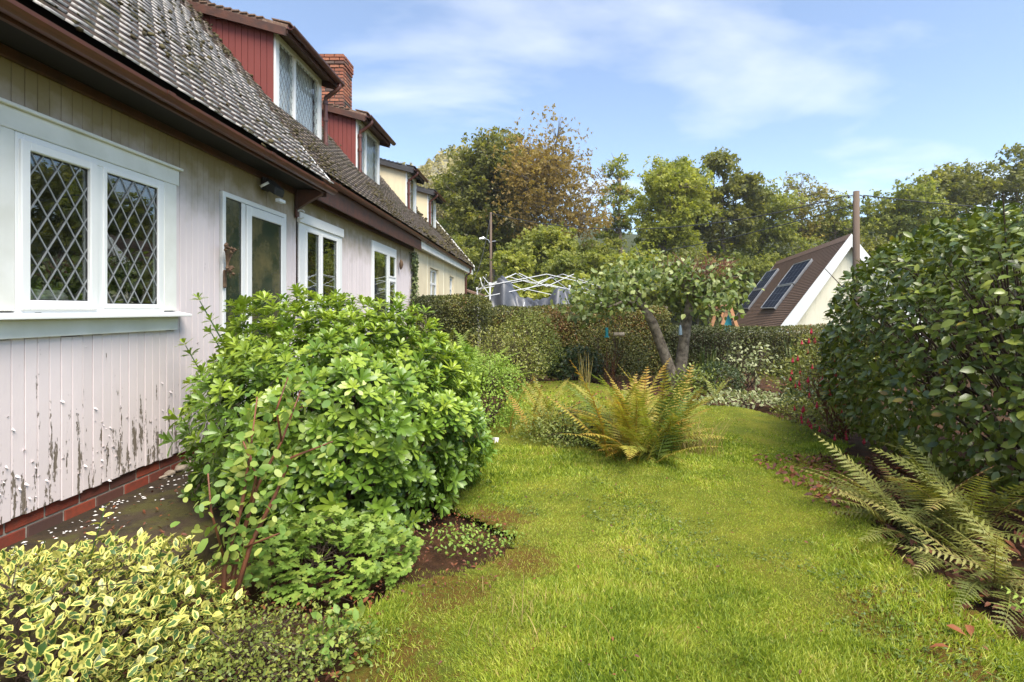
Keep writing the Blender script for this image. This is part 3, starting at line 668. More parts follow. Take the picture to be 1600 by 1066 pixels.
# ------------------------------------------------------------------ chalet with solar panels, poles, wires, gazebo
A = Vector(P(1330, 368, 24.5)); rdir = Vector((.2085, 1, 0)).normalized(); ldir = Vector((-1, .2085, 0)).normalized()
HW, LEN, ZE = 3.27, 14.6, .29
def cp_(s, h, z): return tuple(Vector((A.x, A.y, 0))+rdir*s+ldir*h+Vector((0, 0, z)))     # along ridge, left of ridge, height
chl = empty('chalet'); tag(chl, 'cream gabled chalet with steep brown tiled roof beyond the hedge', 'house')
MB().prism([cp_(.25, HW-.25, -4), cp_(.25, HW-.25, ZE+.1), cp_(.25, 0, A.z-.25), cp_(.25, -HW+.25, ZE+.1), cp_(.25, -HW+.25, -4)], rdir*(LEN-.5)).build('wall', M['pale'], chl)
TPC = (A.z-ZE)/HW
def roofpt(s, t, n=0.):                                   # t = horizontal distance from the ridge on the left slope, n = proud of the slope
    nn = (ldir*TPC+Vector((0, 0, 1))).normalized(); return Vector(cp_(s, t, A.z-t*TPC))+nn*n
rfc = MB().prism([cp_(0, 0, A.z-.02), cp_(0, HW, ZE-.02), cp_(0, HW, ZE-.16), cp_(0, 0, A.z-.2), cp_(0, -HW, ZE-.16), cp_(0, -HW, ZE-.02)], rdir*LEN).build('roof', M['tile_far'], chl)
crs = MB(); nco = 52
for c in range(nco):
    t1 = HW*(c+1)/nco; t0 = HW*c/nco-.01
    a, b, c2, d2 = roofpt(-.02, t0, .006), roofpt(-.02, t1, .045), roofpt(LEN, t1, .045), roofpt(LEN, t0, .006)
    crs.quad(a, b, c2, d2); crs.quad(b, roofpt(-.02, t1, .0), roofpt(LEN, t1, .0), c2)
o = crs.build('tile_courses', M['tile_far'], rfc); o['kind'] = 'stuff'
for k in range(32):
    s0 = k*.456; MB().prism([roofpt(s0, .16, .05), Vector(cp_(s0, 0, A.z+.1)), roofpt(s0, .16, .05)-ldir*.32], rdir*.445).build('ridge_tile', M['tile_far'], rfc)
for sg in (1, -1):
    for s0, nm in ((-.06, 'barge_board'), (LEN+.02, 'barge_board')):
        MB().prism([cp_(s0, 0, A.z+.07), cp_(s0, sg*HW*1.01, ZE+.03), cp_(s0, sg*HW*1.01-sg*.05, ZE-.36), cp_(s0, sg*(HW-.40), ZE-.36), cp_(s0, 0, A.z-.52)], rdir*.05).build(nm, M['white_paint'], chl)
MB().prism([cp_(.245, HW-.3, -4), cp_(.245, HW-.3, -.3), cp_(.245, -HW+.3, -.3), cp_(.245, -HW+.3, -4)], rdir*-.02).build('brick_base', M['stack_brick'], chl)
M['stone'] = plain('pale_stone', (.40, .33, .25), (.25, .20, .15), 15, .9, .4)
# small white edged porch roof at the eaves
pq = Vector(roofpt(1.6, HW*.99, .02))
MB().prism([pq, pq+ldir*1.1+Vector((0, 0, -.12)), pq+ldir*1.1+Vector((0, 0, -.34)), pq+Vector((0, 0, -.34)), ], rdir*1.4).build('porch_roof', M['white_paint'], chl)
MB().prism([pq+rdir*-.06+Vector((0, 0, .05))-ldir*.22, pq+rdir*-.06+ldir*1.15+Vector((0, 0, -.3)), pq+rdir*-.06+ldir*-.05+Vector((0, 0, -.33))], rdir*.06).build('porch_gable', M['white_paint'], chl)
# solar panels: intersect the photo rays with the roof slope
nrm_c = (ldir*TPC+Vector((0, 0, 1))).normalized()
def st(u, v):
    dvec = Vector(((u-CU)/F, 1, -(v-CV)/F)); k = (Vector(A)-Vector((0, 0, CH))).dot(nrm_c)/dvec.dot(nrm_c)
    q = Vector((0, 0, CH))+dvec*k-Vector((A.x, A.y, 0)); return q.dot(rdir), q.dot(ldir)
M['cell'] = plain('solar_cell', (.012, .018, .04), (.02, .03, .06), 3, .45, 0, .12)
M['alu'] = plain('aluminium_frame', (.62, .63, .64), (.5, .5, .5), 5, .35, 0, .5, .6)
def panel(label, c):
    pts = [st(*q) for q in c]
    s0 = (pts[1][0]+pts[2][0])/2; s1 = (pts[0][0]+pts[3][0])/2; t0 = (pts[0][1]+pts[1][1])/2; t1 = (pts[2][1]+pts[3][1])/2
    tm = (t0+t1)/2
    for (ta, tb, word) in ((t0, tm-.015, 'upper'), (tm+.015, t1, 'lower')):
        e = empty('solar_panel', roofpt(s0, tb, .05)); tag(e, word+' '+label, 'solar panel', 'solar panels on the chalet roof')
        def q(s, t, n): return tuple(roofpt(s, t, n)-Vector(e.location))
        fr_ = MB(); h0, h1 = .14, .19
        for (a, b, c_, d_) in ((s0, s0+.04, ta, tb), (s1-.04, s1, ta, tb), (s0+.04, s1-.04, ta, ta+.025), (s0+.04, s1-.04, tb-.025, tb)):
            fr_.prism([q(a, c_, h1), q(b, c_, h1), q(b, d_, h1), q(a, d_, h1)], -nrm_c*(h1-h0))
        fr_.build('frame', M['alu'], e)
        MB().prism([q(s0+.04, ta+.025, h0+.02), q(s1-.04, ta+.025, h0+.02), q(s1-.04, tb-.025, h0+.02), q(s0+.04, tb-.025, h0+.02)], -nrm_c*.01).build('backing', M['alu'], e)
        n = 4
        for k in range(n):
            a = s0+.06+(s1-s0-.12)*k/n+.035; b = s0+.06+(s1-s0-.12)*(k+1)/n-.035
            for j in range(3):
                c0 = ta+.03+(tb-ta-.06)*j/3+.004; c1 = ta+.03+(tb-ta-.06)*(j+1)/3-.004
                MB().prism([q(a, c0, h0+.026), q(b, c0, h0+.026), q(b, c1, h0+.026), q(a, c1, h0+.026)], -nrm_c*.004).build('cell_strip', M['cell'], e)
        for s in (s0+.15, s1-.2): MB().prism([q(s, ta, h0), q(s+.05, ta, h0), q(s+.05, tb, h0), q(s, tb, h0)], -nrm_c*(h0-.02)).build('mounting_rail', M['alu'], e)
panel('solar module of the larger array nearer the white bargeboard', [(1246, 415), (1274, 407), (1213, 485), (1191, 484)])
panel('solar module of the narrower array farther from the white bargeboard', [(1200, 426), (1217, 424), (1172, 485), (1160, 484)])
# utility poles
def pole_wood():
    t = NT('pole_timber'); col = t.mix(t.noise(14, 5, .6, (1, 1, .05)), (.09, .062, .045), (.17, .125, .095))
    return t.done(t.bsdf(col, .85, t.bump(t.noise(40, 4, .6, (1, 1, .05)), .6, .01), .2))
M['pole'] = pole_wood(); M['insul'] = plain('dark_insulator', (.05, .045, .045), None, 10, .4)
p1 = Vector(P(1338, 299, 22.0)); up1 = empty('utility_pole', (p1.x, p1.y, -2.6)); tag(up1, 'thick brown wooden utility pole standing in front of the chalet gable', 'utility pole')
MB().tube([(0, 0, 0), (0, 0, (p1.z+2.6)*.5), (0, 0, p1.z+2.6)], [.16, .14, .118], 12).build('shaft', M['pole'], up1, smooth=True)
MB().box(-.14, -.10, -.03, .03, 1.0, p1.z+2.2).build('cable_cover', M['pole'], up1)
for sg in (-1, 1):
    MB().tube([(sg*.1, 0, p1.z+2.45), (sg*.32, 0, p1.z+2.38)], .02, 6).build('bracket', M['insul'], up1)
    MB().tube([(sg*.32, 0, p1.z+2.30), (sg*.32, 0, p1.z+2.36), (sg*.32, 0, p1.z+2.44)], [.03, .05, .03], 8).build('insulator', M['insul'], up1)
p2 = Vector(P(767, 332, 30.0)); up2 = empty('utility_pole', (p2.x, p2.y, -.6)); tag(up2, 'slender grey utility pole carrying a street lamp behind the gazebo frame', 'utility pole')
MB().tube([(0, 0, 0), (0, 0, p2.z+.6)], [.085, .06], 10).build('shaft', M['pole'], up2, smooth=True)
lz_ = P(0, 375, 30)[2]+.6
MB().tube([(0, 0, lz_-.25), (-.15, -.1, lz_), (-.3, -.2, lz_+.02)], .025, 6).tube([(0, 0, lz_-.1), (.3, 0, lz_-.06)], .02, 6).build('lamp_arm', M['alu'], up2)
MB().tube([(-.25, -.16, lz_+.03), (-.4, -.26, lz_+.06), (-.62, -.4, lz_+.0)], [.04, .10, .05], 8).build('lamp_head', M['alu'], up2)
M['wire'] = plain('black_cable', (.03, .03, .032), None, 4, .5)
def wire(label, a, b, sag, r=.022):
    a, b = Vector(a), Vector(b); pts = [a.lerp(b, k/20)-Vector((0, 0, sag*4*(k/20)*(1-k/20))) for k in range(21)]
    tag(MB().tube(pts, r, 5).build('overhead_wire', M['wire'], None), label, 'wire', 'overhead wires')
top1 = Vector((p1.x, p1.y, p1.z-.22)); top2 = Vector((p2.x, p2.y, p2.z-.05))
wire('dark overhead cable sagging between the slender pole and the thick pole', top2, top1+Vector((-.32, 0, .05)), 1.15)
wire('overhead cable running from the thick pole down towards the trees', top1+Vector((-.1, 0, -.35)), P(880, 408, 34), 0.5)
wire('overhead cable running from the thick pole over the camellia', top1+Vector((.32, 0, .05)), (34, 24, 6.2), .5)
wire('thin cable dropping from the slender pole to the lean-to', top2, (-2.9, 23, 2.6), .45, .013)
wire('low overhead cable from the slender pole across the woodland', top2-Vector((0, 0, 3.6)), P(1010, 396, 31), .3, .013)
# pop-up gazebo frame, tarpaulin
M['whitetube'] = plain('white_powder_coat', (.66, .67, .68), (.52, .53, .54), 6, .4)
M['tarp'] = plain('grey_tarpaulin', (.075, .08, .095), (.05, .055, .065), 5, .42, .1)
gz = empty('gazebo_frame', (P(835, 440, 15.3)[0], 15.3, -.15)); tag(gz, 'bare white folding gazebo frame standing behind the hedge', 'gazebo frame')
gz.rotation_euler = (0, 0, math.radians(13))
S = 1.5; corners = [(-S, -S), (S, -S), (S, S), (-S, S)]
for (x, y), hh in zip(corners, (2.25, 2.35, 2.35, 2.25)):
    MB().box(x-.02, x+.02, y-.02, y+.02, 0, hh).build('leg', M['whitetube'], gz); MB().box(x-.035, x+.035, y-.035, y+.035, hh-.08, hh).build('leg_bracket', M['whitetube'], gz)
for i in range(4):
    a = Vector((*corners[i], 2.20)); b = Vector((*corners[(i+1) % 4], 2.20)); m = (a+b)/2; q1 = (a+m)/2; q3 = (b+m)/2; up_, dn = Vector((0, 0, .30)), Vector((0, 0, -.02))
    for (s, e) in ((a+dn, m+up_*.95), (a+up_*.1-dn*0+Vector((0, 0, -.32)), m+Vector((0, 0, .02))), (m+up_*.95, b+dn), (m+Vector((0, 0, .02)), b+Vector((0, 0, -.29))), (q1+up_, m+dn*2), (q3+up_, m+dn*2)):
        MB().tube([s, e], .011, 6).build('truss_bar', M['whitetube'], gz)
for c in corners: MB().tube([(c[0], c[1], 2.18), (c[0]*.45, c[1]*.45, 2.55), (0, 0, 2.30)], .011, 6).build('roof_bar', M['whitetube'], gz)
MB().tube([(-1.0, -1.75, 0), (-.62, -1.6, 1.75)], .018, 6).build('brace', M['whitetube'], gz)
# tarp draped over stored things
nx_, ny_ = 60, 30; tx, ty = np.meshgrid(np.linspace(-1.25, 1.25, nx_), np.linspace(-.6, .6, ny_))
hgt = 1.0*np.exp(-((tx+.62)/.40)**2)+.72*np.exp(-((tx-.95)/.40)**2)+.36*np.exp(-((tx-.15)/.5)**2)
tz = 1.28+hgt*np.clip(1.15-(ty/.62)**2*.9, 0, 1)-.75*np.clip(np.abs(ty)-.3, 0, 1)
fold = np.abs(np.sin(tx*7+2.5*np.sin(ty*3+tx*3)))*.13+.06*np.sin(tx*19+ty*11)+.05*np.sin(ty*17+tx*9); tz = tz+fold*.9; ty2 = ty+.06*np.sin(tx*14)
idx = np.arange(nx_*ny_).reshape(ny_, nx_); Q = np.stack([idx[:-1, :-1], idx[:-1, 1:], idx[1:, 1:], idx[1:, :-1]], -1).reshape(-1, 4)
tcx, _, _ = P(822, 460, 14.0)
tpo = link('tarpaulin', np_mesh('tarpaulin', np.stack([tx, ty2, tz], -1), Q, M['tarp'], smooth=True)); tpo.location = (tcx, 14.0, -.16)
md = tpo.modifiers.new('solid', 'SOLIDIFY'); md.thickness = .01
tag(tpo, 'crumpled grey tarpaulin heaped over things under the gazebo frame', 'tarpaulin')
stk = MB().box(-1.1, 1.1, -.35, .35, 0, 1.42).build('stacked_crates', M['pole'], None); stk.location = (tcx, 14.02, -.3); tag(stk, 'stack of timber crates hidden beneath the grey tarpaulin', 'crates')
# A-frame climbing frame with a teal sheet
M['orange_wood'] = plain('orange_timber', (.52, .26, .12), (.42, .20, .09), 12, .7, .2); M['teal'] = plain('teal_sheet', (.02, .28, .33), None, 5, .5)
af = empty('climbing_frame', (P(1140, 500, 15.5)[0], 15.5, -1.2)); tag(af, 'orange timber A-shaped climbing frame with teal sheet behind the hedge', 'climbing frame')
hh = P(0, 479, 15.5)[2]+1.2
for k, yv in enumerate((-.0, .9)):
    for sg in (-1, 1): MB().prism([(sg*.95-.05, yv, 0), (sg*.95+.05, yv, 0), (.05+sg*.02, yv, hh), (-.05+sg*.02, yv, hh)], (0, .07, 0)).build('leg', M['orange_wood'], af)
MB().tube([(0, -.2, hh+.0), (0, 1.2, hh+.0)], .05, 8).build('ridge_bar', M['orange_wood'], af)
MB().prism([(-.16, .12, hh-.75), (.16, .12, hh-.75), (.03, .12, hh-.12), (-.03, .12, hh-.12)], (0, .02, 0)).build('sheet', M['teal'], af)

# ------------------------------------------------------------------ vegetation generators
def leaf_variants(T, mat, name, n=8, seed=0):
    r = np.random.default_rng(seed); return [np_mesh(name, T[0]*np.array([r.uniform(.85, 1.15), 1, r.uniform(.4, 1.6)]), T[1], mat, np.full(len(T[0]), (k+.5)/n), T[2], smooth=True) for k in range(n)]
def put_leaves(parent, T, pos, R, s, mat, rng, n_obj=0, name='leaf', stuff='foliage', base=(0, 0, 0), tint=None, face=None):
    n = len(pos); base = np.array(base)
    tint = rng.uniform(0, 1, n) if tint is None else tint
    if n_obj:
        v = np.array([0, 0, CH])-pos; d = np.linalg.norm(v, axis=1)
        fx = np.abs((pos[:, 0]*F/np.maximum(pos[:, 1], .1)+CU-800)) < 800; fy = np.abs((pos[:, 2]-CH)*F/np.maximum(pos[:, 1], .1)+533-CV) < 533
        sc_ = s/np.maximum(d, .3)*(fx & fy)
        if face is not None: sc_ = sc_*np.clip((face*v).sum(1)/d, .02, 1)
        order = np.argsort(-sc_); ob, rest = order[:n_obj], order[n_obj:]
        var = leaf_variants(T, mat, name)
        for i in ob:
            Mx = Matrix((R[i]*s[i]).tolist()).to_4x4(); Mx.translation = Vector(pos[i]-base); link(name, var[int(np.clip(tint[i], 0, .999)*8)], parent, Mx)
    else: rest = np.arange(n)
    V, Fc, E = scatter(T, pos[rest]-base, R[rest], s[rest])
    o = link(stuff, np_mesh(stuff, V, Fc, mat, np.repeat(tint[rest], len(T[0])), E, smooth=True), parent)
    if n_obj: o['kind'] = 'stuff'
    return o
def ellipse_pts(c, r, n, rng, seed, shell=.3, lump=.14, lf=2.2, power=2.0, zmin=.03):
    d = rnd_unit(n*2, rng); q = (np.abs(d)**power).sum(1)**(-1/power)       # superellipsoid radius
    fac = q*(1+lump*sines(d, seed, lf))
    dep = 1-shell*rng.uniform(0, 1, n*2)**1.8
    p = np.array(c)+d*np.array(r)*(fac*dep)[:, None]; nr = unit(d/np.array(r))
    k = (p[:, 2] > zmin); p, nr, dep = p[k][:n], nr[k][:n], dep[k][:n]
    return p, nr, dep
def orient(nr, rng, up=.5, jit=.5, out=.4, droop=.2):
    n = len(nr); nn = unit(nr*.6+np.array([0, 0, up])+rng.normal(scale=jit, size=(n, 3)))
    d = rng.normal(size=(n, 3))+nr*out*2+np.array([0, 0, -droop]); return frames(d, nn)
M['twig'] = plain('brown_twig', (.075, .045, .028), (.04, .026, .018), 30, .85, .3)
M['redtwig'] = plain('red_brown_stem', (.20, .065, .03), (.10, .04, .022), 25, .6, .3)
M['bark'] = plain('lichened_bark', (.25, .21, .155), (.06, .045, .03), 13, .9, 1.)
def branches(parent, base, c, r, n, rng, mat=None, r0=.012, name='stems', n_sub=2):
    mb = MB()
    for k in range(n):
        d = rnd_unit(1, rng)[0]; d[2] = abs(d[2])*1.1; e = np.array(c)+d*np.array(r)*rng.uniform(.6, .93)
        b = np.array(base)+rng.normal(scale=.06, size=3)*np.array([1, 1, 0]); m = b*.45+e*.55+rng.normal(scale=.07, size=3)
        mb.tube([b, b*.75+m*.25+rng.normal(scale=.03, size=3), m, e], [r0, r0*.8, r0*.5, r0*.2], 5, cap=False)
        for j in range(n_sub):
            e2 = e+rng.normal(scale=.15, size=3)*np.array(r); mb.tube([m, (m+e2)/2+rng.normal(scale=.03, size=3), e2], [r0*.45, r0*.3, r0*.15], 4, cap=False)
    return mb.build(name, mat or M['twig'], parent, smooth=True)
def shrub(name, label, cat, c, r, T, n, size, mat, seed, n_obj=0, objname='leaf', shell=.35, lump=.14, lf=2.2, power=2., up=.5, jit=.5, out=.4, droop=.2, stems=10, group=None, stem_mat=None, base=None, extra=None, zmin=.03, sr=.012):
    rng = np.random.default_rng(seed); b = base or (c[0], c[1], 0)
    e = empty(name, b); tag(e, label, cat, group)
    p, nr, dep = ellipse_pts(c, r, n, rng, seed, shell, lump, lf, power, zmin)
    R = orient(nr, rng, up, jit, out, droop); s = rng.uniform(size*.7, size*1.2, len(p))
    tint = np.clip(rng.normal(.5, .22, len(p))+(nr[:, 2]*.12), 0, 1)
    put_leaves(e, T, p, R, s, mat, rng, n_obj, objname, 'foliage', b, tint, nr)
    if stems: st_ = branches(e, (0, 0, 0), np.array(c)-np.array(b), r, stems, rng, stem_mat, sr)
    return e
def strap_tuft(name, label, cat, base, n, h, spread, w, mat, seed, droop=.5, group=None, objs=True, nm='leaf_blade'):
    rng = np.random.default_rng(seed); e = empty(name, base); tag(e, label, cat, group)
    parts = []
    for k in range(n):
        a = rng.uniform(0, 6.283); L = h*rng.uniform(.6, 1.1); lean = rng.uniform(.05, 1)*spread; dr = droop*rng.uniform(.2, 1)
        b0 = rng.normal(scale=spread*.12+.01, size=2); m = 7; V = []
        side = np.array([-math.sin(a), math.cos(a)])
        for i in range(m):
            t = i/(m-1); rad = lean*(t**1.4)*L; zz = L*(t-dr*.5*t**3); ww = w*(1-t**3)*(.6+.4*min(1, t*4))*.5
            cx, cy_2 = b0+np.array([math.cos(a), math.sin(a)])*rad
            V += [(cx-side[0]*ww, cy_2-side[1]*ww, zz), (cx+side[0]*ww, cy_2+side[1]*ww, zz+.1*ww)]
        V = np.array(V); Fc = np.array([f for i in range(m-1) for f in ((2*i, 2*i+1, 2*i+3), (2*i, 2*i+3, 2*i+2))])
        parts.append((V, Fc, np.zeros(len(V)), np.full(len(V), rng.uniform())))
    if objs:
        for V, Fc, E, t in parts: link(nm, np_mesh(nm, V, Fc, mat, t, E, smooth=True), e)
    else:
        V, Fc, E, t = join(parts); link('blades', np_mesh('blades', V, Fc, mat, t, E, smooth=True), e)
    return e
def frond_mesh(L, width, npair, arch, mat, tint, seed, teeth=5, gapf=.62):
    rng = np.random.default_rng(seed); parts = []
    lat = rng.uniform(-.22, .22)
    def rach(t): return np.array([L*lat*t*t, L*(math.sin(t*arch)/arch if arch > .01 else t), L*(math.cos(t*arch)-1)/arch*-1*-1 if arch > .01 else 0])
    for i in range(npair):
        t = .10+.90*i/(npair-1); p = rach(t); q = rach(min(1, t+.02)); tg = unit(q-rach(max(0, t-.02)))
        prof = math.sin(min(1, (t-.02)*1.9+.18)*math.pi/2)*max(0., 1-t)**.62*1.25
        for sg in (-1, 1):
            pl = width*max(.06, prof)*rng.choice([1, 1, 1, 1, 1, .55])*rng.uniform(.82, 1.1); d = unit(np.array([sg, 0, 0])*1.0+tg*.42+np.array([0, 0, rng.normal(scale=.08)-.10]))
            nrm_ = unit(np.cross(tg, np.array([sg, 0, 0]))*sg*-1+rng.normal(scale=.12, size=3)); nrm_ = nrm_ if nrm_[2] > 0 else -nrm_
            sd_ = unit(np.cross(d, nrm_)); V = [p]; wd = min(L*.9/npair*gapf, pl*.5)
            for k in range(teeth):
                t0 = (k+.05)/teeth; t1 = (k+.65)/teeth; taper = (1-t1**1.6)*.55+.04
                cz = np.array([0, 0, -.12*pl*t1*t1])
                V += [p+d*pl*t1+sd_*wd*taper+cz, p+d*pl*t1-sd_*wd*taper+cz, p+d*pl*(k+1)/teeth+sd_*wd*taper*.42+cz, p+d*pl*(k+1)/teeth-sd_*wd*taper*.42+cz]
            f = [(0, 1, 2)]
            for k in range(teeth):
                a = 1+4*k; f += [(a, a+1, a+3), (a, a+3, a+2)]
                if k < teeth-1: f += [(a+2, a+3, a+5), (a+2, a+5, a+4)]
            V = np.array(V); parts.append((V, np.array(f), np.zeros(len(V)), np.full(len(V), np.clip(tint+rng.normal(scale=.06)+(.12 if t > .75 else 0), 0, 1))))
    mb = MB(); mb.tube([tuple(rach(t)) for t in np.linspace(0, .98, 9)], [L*.007*(1-.85*t) for t in np.linspace(0, 1, 9)], 4)
    v = np.array(mb.v); tf = np.array([x for q in mb.f if len(q) == 4 for x in ((q[0], q[1], q[2]), (q[0], q[2], q[3]))])
    parts.append((v, tf, np.zeros(len(v)), np.full(len(v), min(1, tint+.25))))
    V, Fc, E, t = join(parts); return np_mesh('frond', V, Fc, mat, t, E)
def fern(name, label, base, n, L, width, mat, seed, tilt=(.25, 1.1), az=None, tint=(.2, .9), group=None, npair=26, arch=(.5, 1.2), pw=.9, foot=.04, gapf=.68):
    rng = np.random.default_rng(seed); e = empty(name, base); tag(e, label, 'fern', group)
    vs_ = [frond_mesh(1., width, npair, rng.uniform(*arch), mat, rng.uniform(*tint), seed*50+k, gapf=gapf) for k in range(min(n, 12))]
    for k in range(n):
        a = rng.uniform(*az) if az else k*2.399+rng.uniform(-.3, .3)
        tl = tilt[0]+(tilt[1]-tilt[0])*((k+.5)/n)**pw*rng.uniform(.85, 1.1); l = L*rng.uniform(.75, 1.08)*(1-.18*(k/n))
        # local y = frond axis, local z = upper face
        d = np.array([math.cos(a)*math.sin(tl), math.sin(a)*math.sin(tl), math.cos(tl)]); upv = np.array([-math.cos(a)*math.cos(tl), -math.sin(a)*math.cos(tl), math.sin(tl)])
        R = frames(d[None], upv[None])[0]; Rr = np.array(Matrix.Rotation(rng.normal(scale=.3), 3, Vector(d)))@R
        Mx = Matrix((Rr*l).tolist()).to_4x4(); Mx.translation = Vector((rng.normal(scale=foot), rng.normal(scale=foot), .0)); link('frond', vs_[k % len(vs_)], e, Mx)
    return e
SPRAY = {}
def spray(seed, k=5, flat=.5):
    if (seed, k) not in SPRAY:
        r = np.random.default_rng(seed); d = rnd_unit(k, r); off = rnd_unit(k, r)*np.array([.55, .55, .35]); nn = unit(rnd_unit(k, r)*flat+np.array([0, 0, 1]))
        SPRAY[(seed, k)] = multi(DIAMOND, d, nn, r.uniform(.7, 1.2, k), off)
    return SPRAY[(seed, k)]
def tree(label, base, H, cr, lobes, n, size, mat, seed, cz=None, trunk=.22, cat='tree', name='tree', group='trees on the hillside', sub=14, gap=.0, spread=.16, trunk_mat=None, conical=0., upj=.9, limbs_out=0):
    # crown = many lobes, each made of small clusters of leaf sprays; cr = crown half sizes (x, y, z)
    rng = np.random.default_rng(seed); e = empty(name, base); tag(e, label, cat, group)
    cr = np.array(cr, float); c = np.array([0, 0, (cz if cz is not None else H-cr[2])])
    d = rnd_unit(lobes, rng); rad = rng.uniform(.35, .86, lobes); L = c+d*cr*rad[:, None]
    if conical: L[:, :2] *= (1-conical*np.clip((L[:, 2:3]-c[2]+cr[2])/(2*cr[2]), 0, 1))
    lr = rng.uniform(.22, .42, lobes)*cr.min()*1.05
    cl, cn, cw = [], [], []
    for k in range(lobes):
        dd = rnd_unit(sub, rng); dd[:, 2] = np.abs(dd[:, 2])*.9+dd[:, 2]*.1 if False else dd[:, 2]
        cl.append(L[k]+dd*lr[k]*np.array([1.15, 1.15, .85])*rng.uniform(.7, 1.1, (sub, 1))); cn.append(dd)
    cl = np.concatenate(cl); cn = np.concatenate(cn)
    if gap: kp = rng.uniform(0, 1, len(cl)) > gap; cl, cn = cl[kp], cn[kp]
    i = rng.integers(0, len(cl), n); sp = spread*lr.mean()*2
    pos = cl[i]+rng.normal(scale=sp, size=(n, 3))*np.array([1, 1, .6]); nn = unit(cn[i]*.5+np.array([0, 0, upj])+rng.normal(scale=.45, size=(n, 3)))
    R = frames(rng.normal(size=(n, 3)), nn); s = size*rng.uniform(.6, 1.3, n)
    ctint = rng.uniform(0, 1, len(cl)); tint = np.clip(ctint[i]*.55+rng.uniform(0, .45, n), 0, 1)
    T = spray(7, 5)
    V, Fc, E = scatter(T, pos, R, s)
    link('crown', np_mesh('crown', V, Fc, mat, np.repeat(tint, len(T[0])), E), e)
    mb = MB(); tb = c[2]+cr[2]*.5
    tk = [np.array([0, 0, -.3])]+[np.array([rng.normal(scale=.12)*trunk*4, rng.normal(scale=.12)*trunk*4, tb*t]) for t in (.25, .5, .75, 1)]
    mb.tube(tk, [trunk*1.25, trunk, trunk*.8, trunk*.55, trunk*.25], 8)
    for k in range(lobes):
        t = np.clip((L[k][2]-.35*np.linalg.norm(L[k][:2]))/tb, .2, .95); j = t*4; a = int(min(j, 3)); s0 = tk[a]*(1-(j-a))+tk[a+1]*(j-a)
        mb.tube([s0, s0*.5+L[k]*.5+rng.normal(scale=.1, size=3)+np.array([0, 0, .1]), L[k]], [trunk*.32, trunk*.2, trunk*.07], 5, cap=False)
        for q in range(3+limbs_out):
            ee = L[k]+rnd_unit(1, rng)[0]*lr[k]*1.1; mb.tube([L[k]*.7+s0*.3, (L[k]+ee)/2, ee], [trunk*.12, trunk*.07, trunk*.02], 4, cap=False)
    mb.build('trunk', trunk_mat or M['bark'], e, smooth=True)
    return e
# ------------------------------------------------------------------ foliage colours
def st3(a, b, c): return [(0., a), (.5, b), (1., c)]
L_ = {}
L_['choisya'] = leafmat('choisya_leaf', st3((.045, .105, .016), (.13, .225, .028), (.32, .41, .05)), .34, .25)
L_['camellia'] = leafmat('camellia_leaf', st3((.042, .074, .013), (.125, .165, .025), (.29, .32, .06)), .30, .15)
L_['camellia_old'] = leafmat('yellowing_leaf', st3((.30, .26, .04), (.26, .20, .04), (.20, .09, .03)), .4, .25)
L_['euonymus'] = leafmat('variegated_leaf', st3((.045, .10, .025), (.09, .16, .03), (.22, .26, .05)), .38, .2, margin=(.56, .53, .14))
L_['geranium'] = leafmat('geranium_leaf', st3((.11, .19, .03), (.18, .28, .045), (.28, .36, .07)), .55, .3)
L_['small'] = leafmat('small_leaf', st3((.06, .10, .02), (.14, .18, .035), (.28, .30, .06)), .5, .25)
L_['limp'] = leafmat('pale_round_leaf', st3((.09, .18, .03), (.18, .29, .06), (.36, .40, .10)), .5, .35)
L_['fern'] = leafmat('bracken_gold', [(0., (.12, .18, .03)), (.5, (.26, .29, .05)), (.75, (.40, .33, .055)), (1., (.40, .21, .035))], .6, .35)
L_['fern_g'] = leafmat('fern_green', [(0., (.10, .125, .028)), (.5, (.20, .21, .045)), (.85, (.32, .28, .08)), (1., (.22, .11, .05))], .6, .3)
L_['fern_b'] = leafmat('fern_bright', st3((.14, .25, .03), (.22, .34, .045), (.32, .42, .07)), .6, .35)
L_['hedge'] = leafmat('hedge_leaf', [(0., (.035, .045, .012)), (.5, (.085, .098, .020)), (.82, (.19, .185, .035)), (1., (.20, .09, .028))], .55, .2, patch=.9)
L_['apple'] = leafmat('apple_leaf', st3((.06, .095, .022), (.14, .19, .045), (.28, .32, .10)), .45, .3)
L_['fuchsia'] = leafmat('fuchsia_leaf', st3((.09, .11, .025), (.19, .21, .045), (.32, .31, .075)), .5, .3)
L_['dark'] = leafmat('dark_leaf', st3((.015, .030, .010), (.035, .060, .018), (.08, .11, .03)), .45, .2)
L_['dry'] = leafmat('dry_grass', st3((.16, .14, .04), (.28, .22, .07), (.40, .30, .12)), .8, .3)
L_['iris'] = leafmat('iris_leaf', st3((.05, .09, .03), (.10, .14, .04), (.20, .19, .07)), .5, .25)
L_['variegated'] = leafmat('cream_edged_leaf', st3((.09, .14, .04), (.15, .2, .06), (.3, .33, .15)), .5, .25, margin=(.36, .38, .20))
L_['ivy'] = leafmat('ivy_leaf', st3((.03, .05, .015), (.09, .12, .03), (.22, .25, .10)), .5, .2)
L_['litter'] = leafmat('fallen_leaf', st3((.07, .024, .014), (.12, .036, .018), (.22, .07, .022)), .7, .1)
L_['t_dark'] = leafmat('tree_dark', st3((.065, .078, .018), (.165, .175, .035), (.31, .295, .065)), .6, .5, patch=.22)
L_['t_gold'] = leafmat('tree_autumn', st3((.16, .125, .035), (.29, .20, .062), (.39, .29, .09)), .7, .5, patch=.22)
L_['t_bright'] = leafmat('tree_bright', st3((.13, .165, .026), (.28, .305, .05), (.43, .43, .085)), .6, .5, patch=.25)
L_['t_mid'] = leafmat('tree_mid', st3((.09, .12, .024), (.22, .25, .045), (.38, .38, .08)), .6, .5, patch=.22)
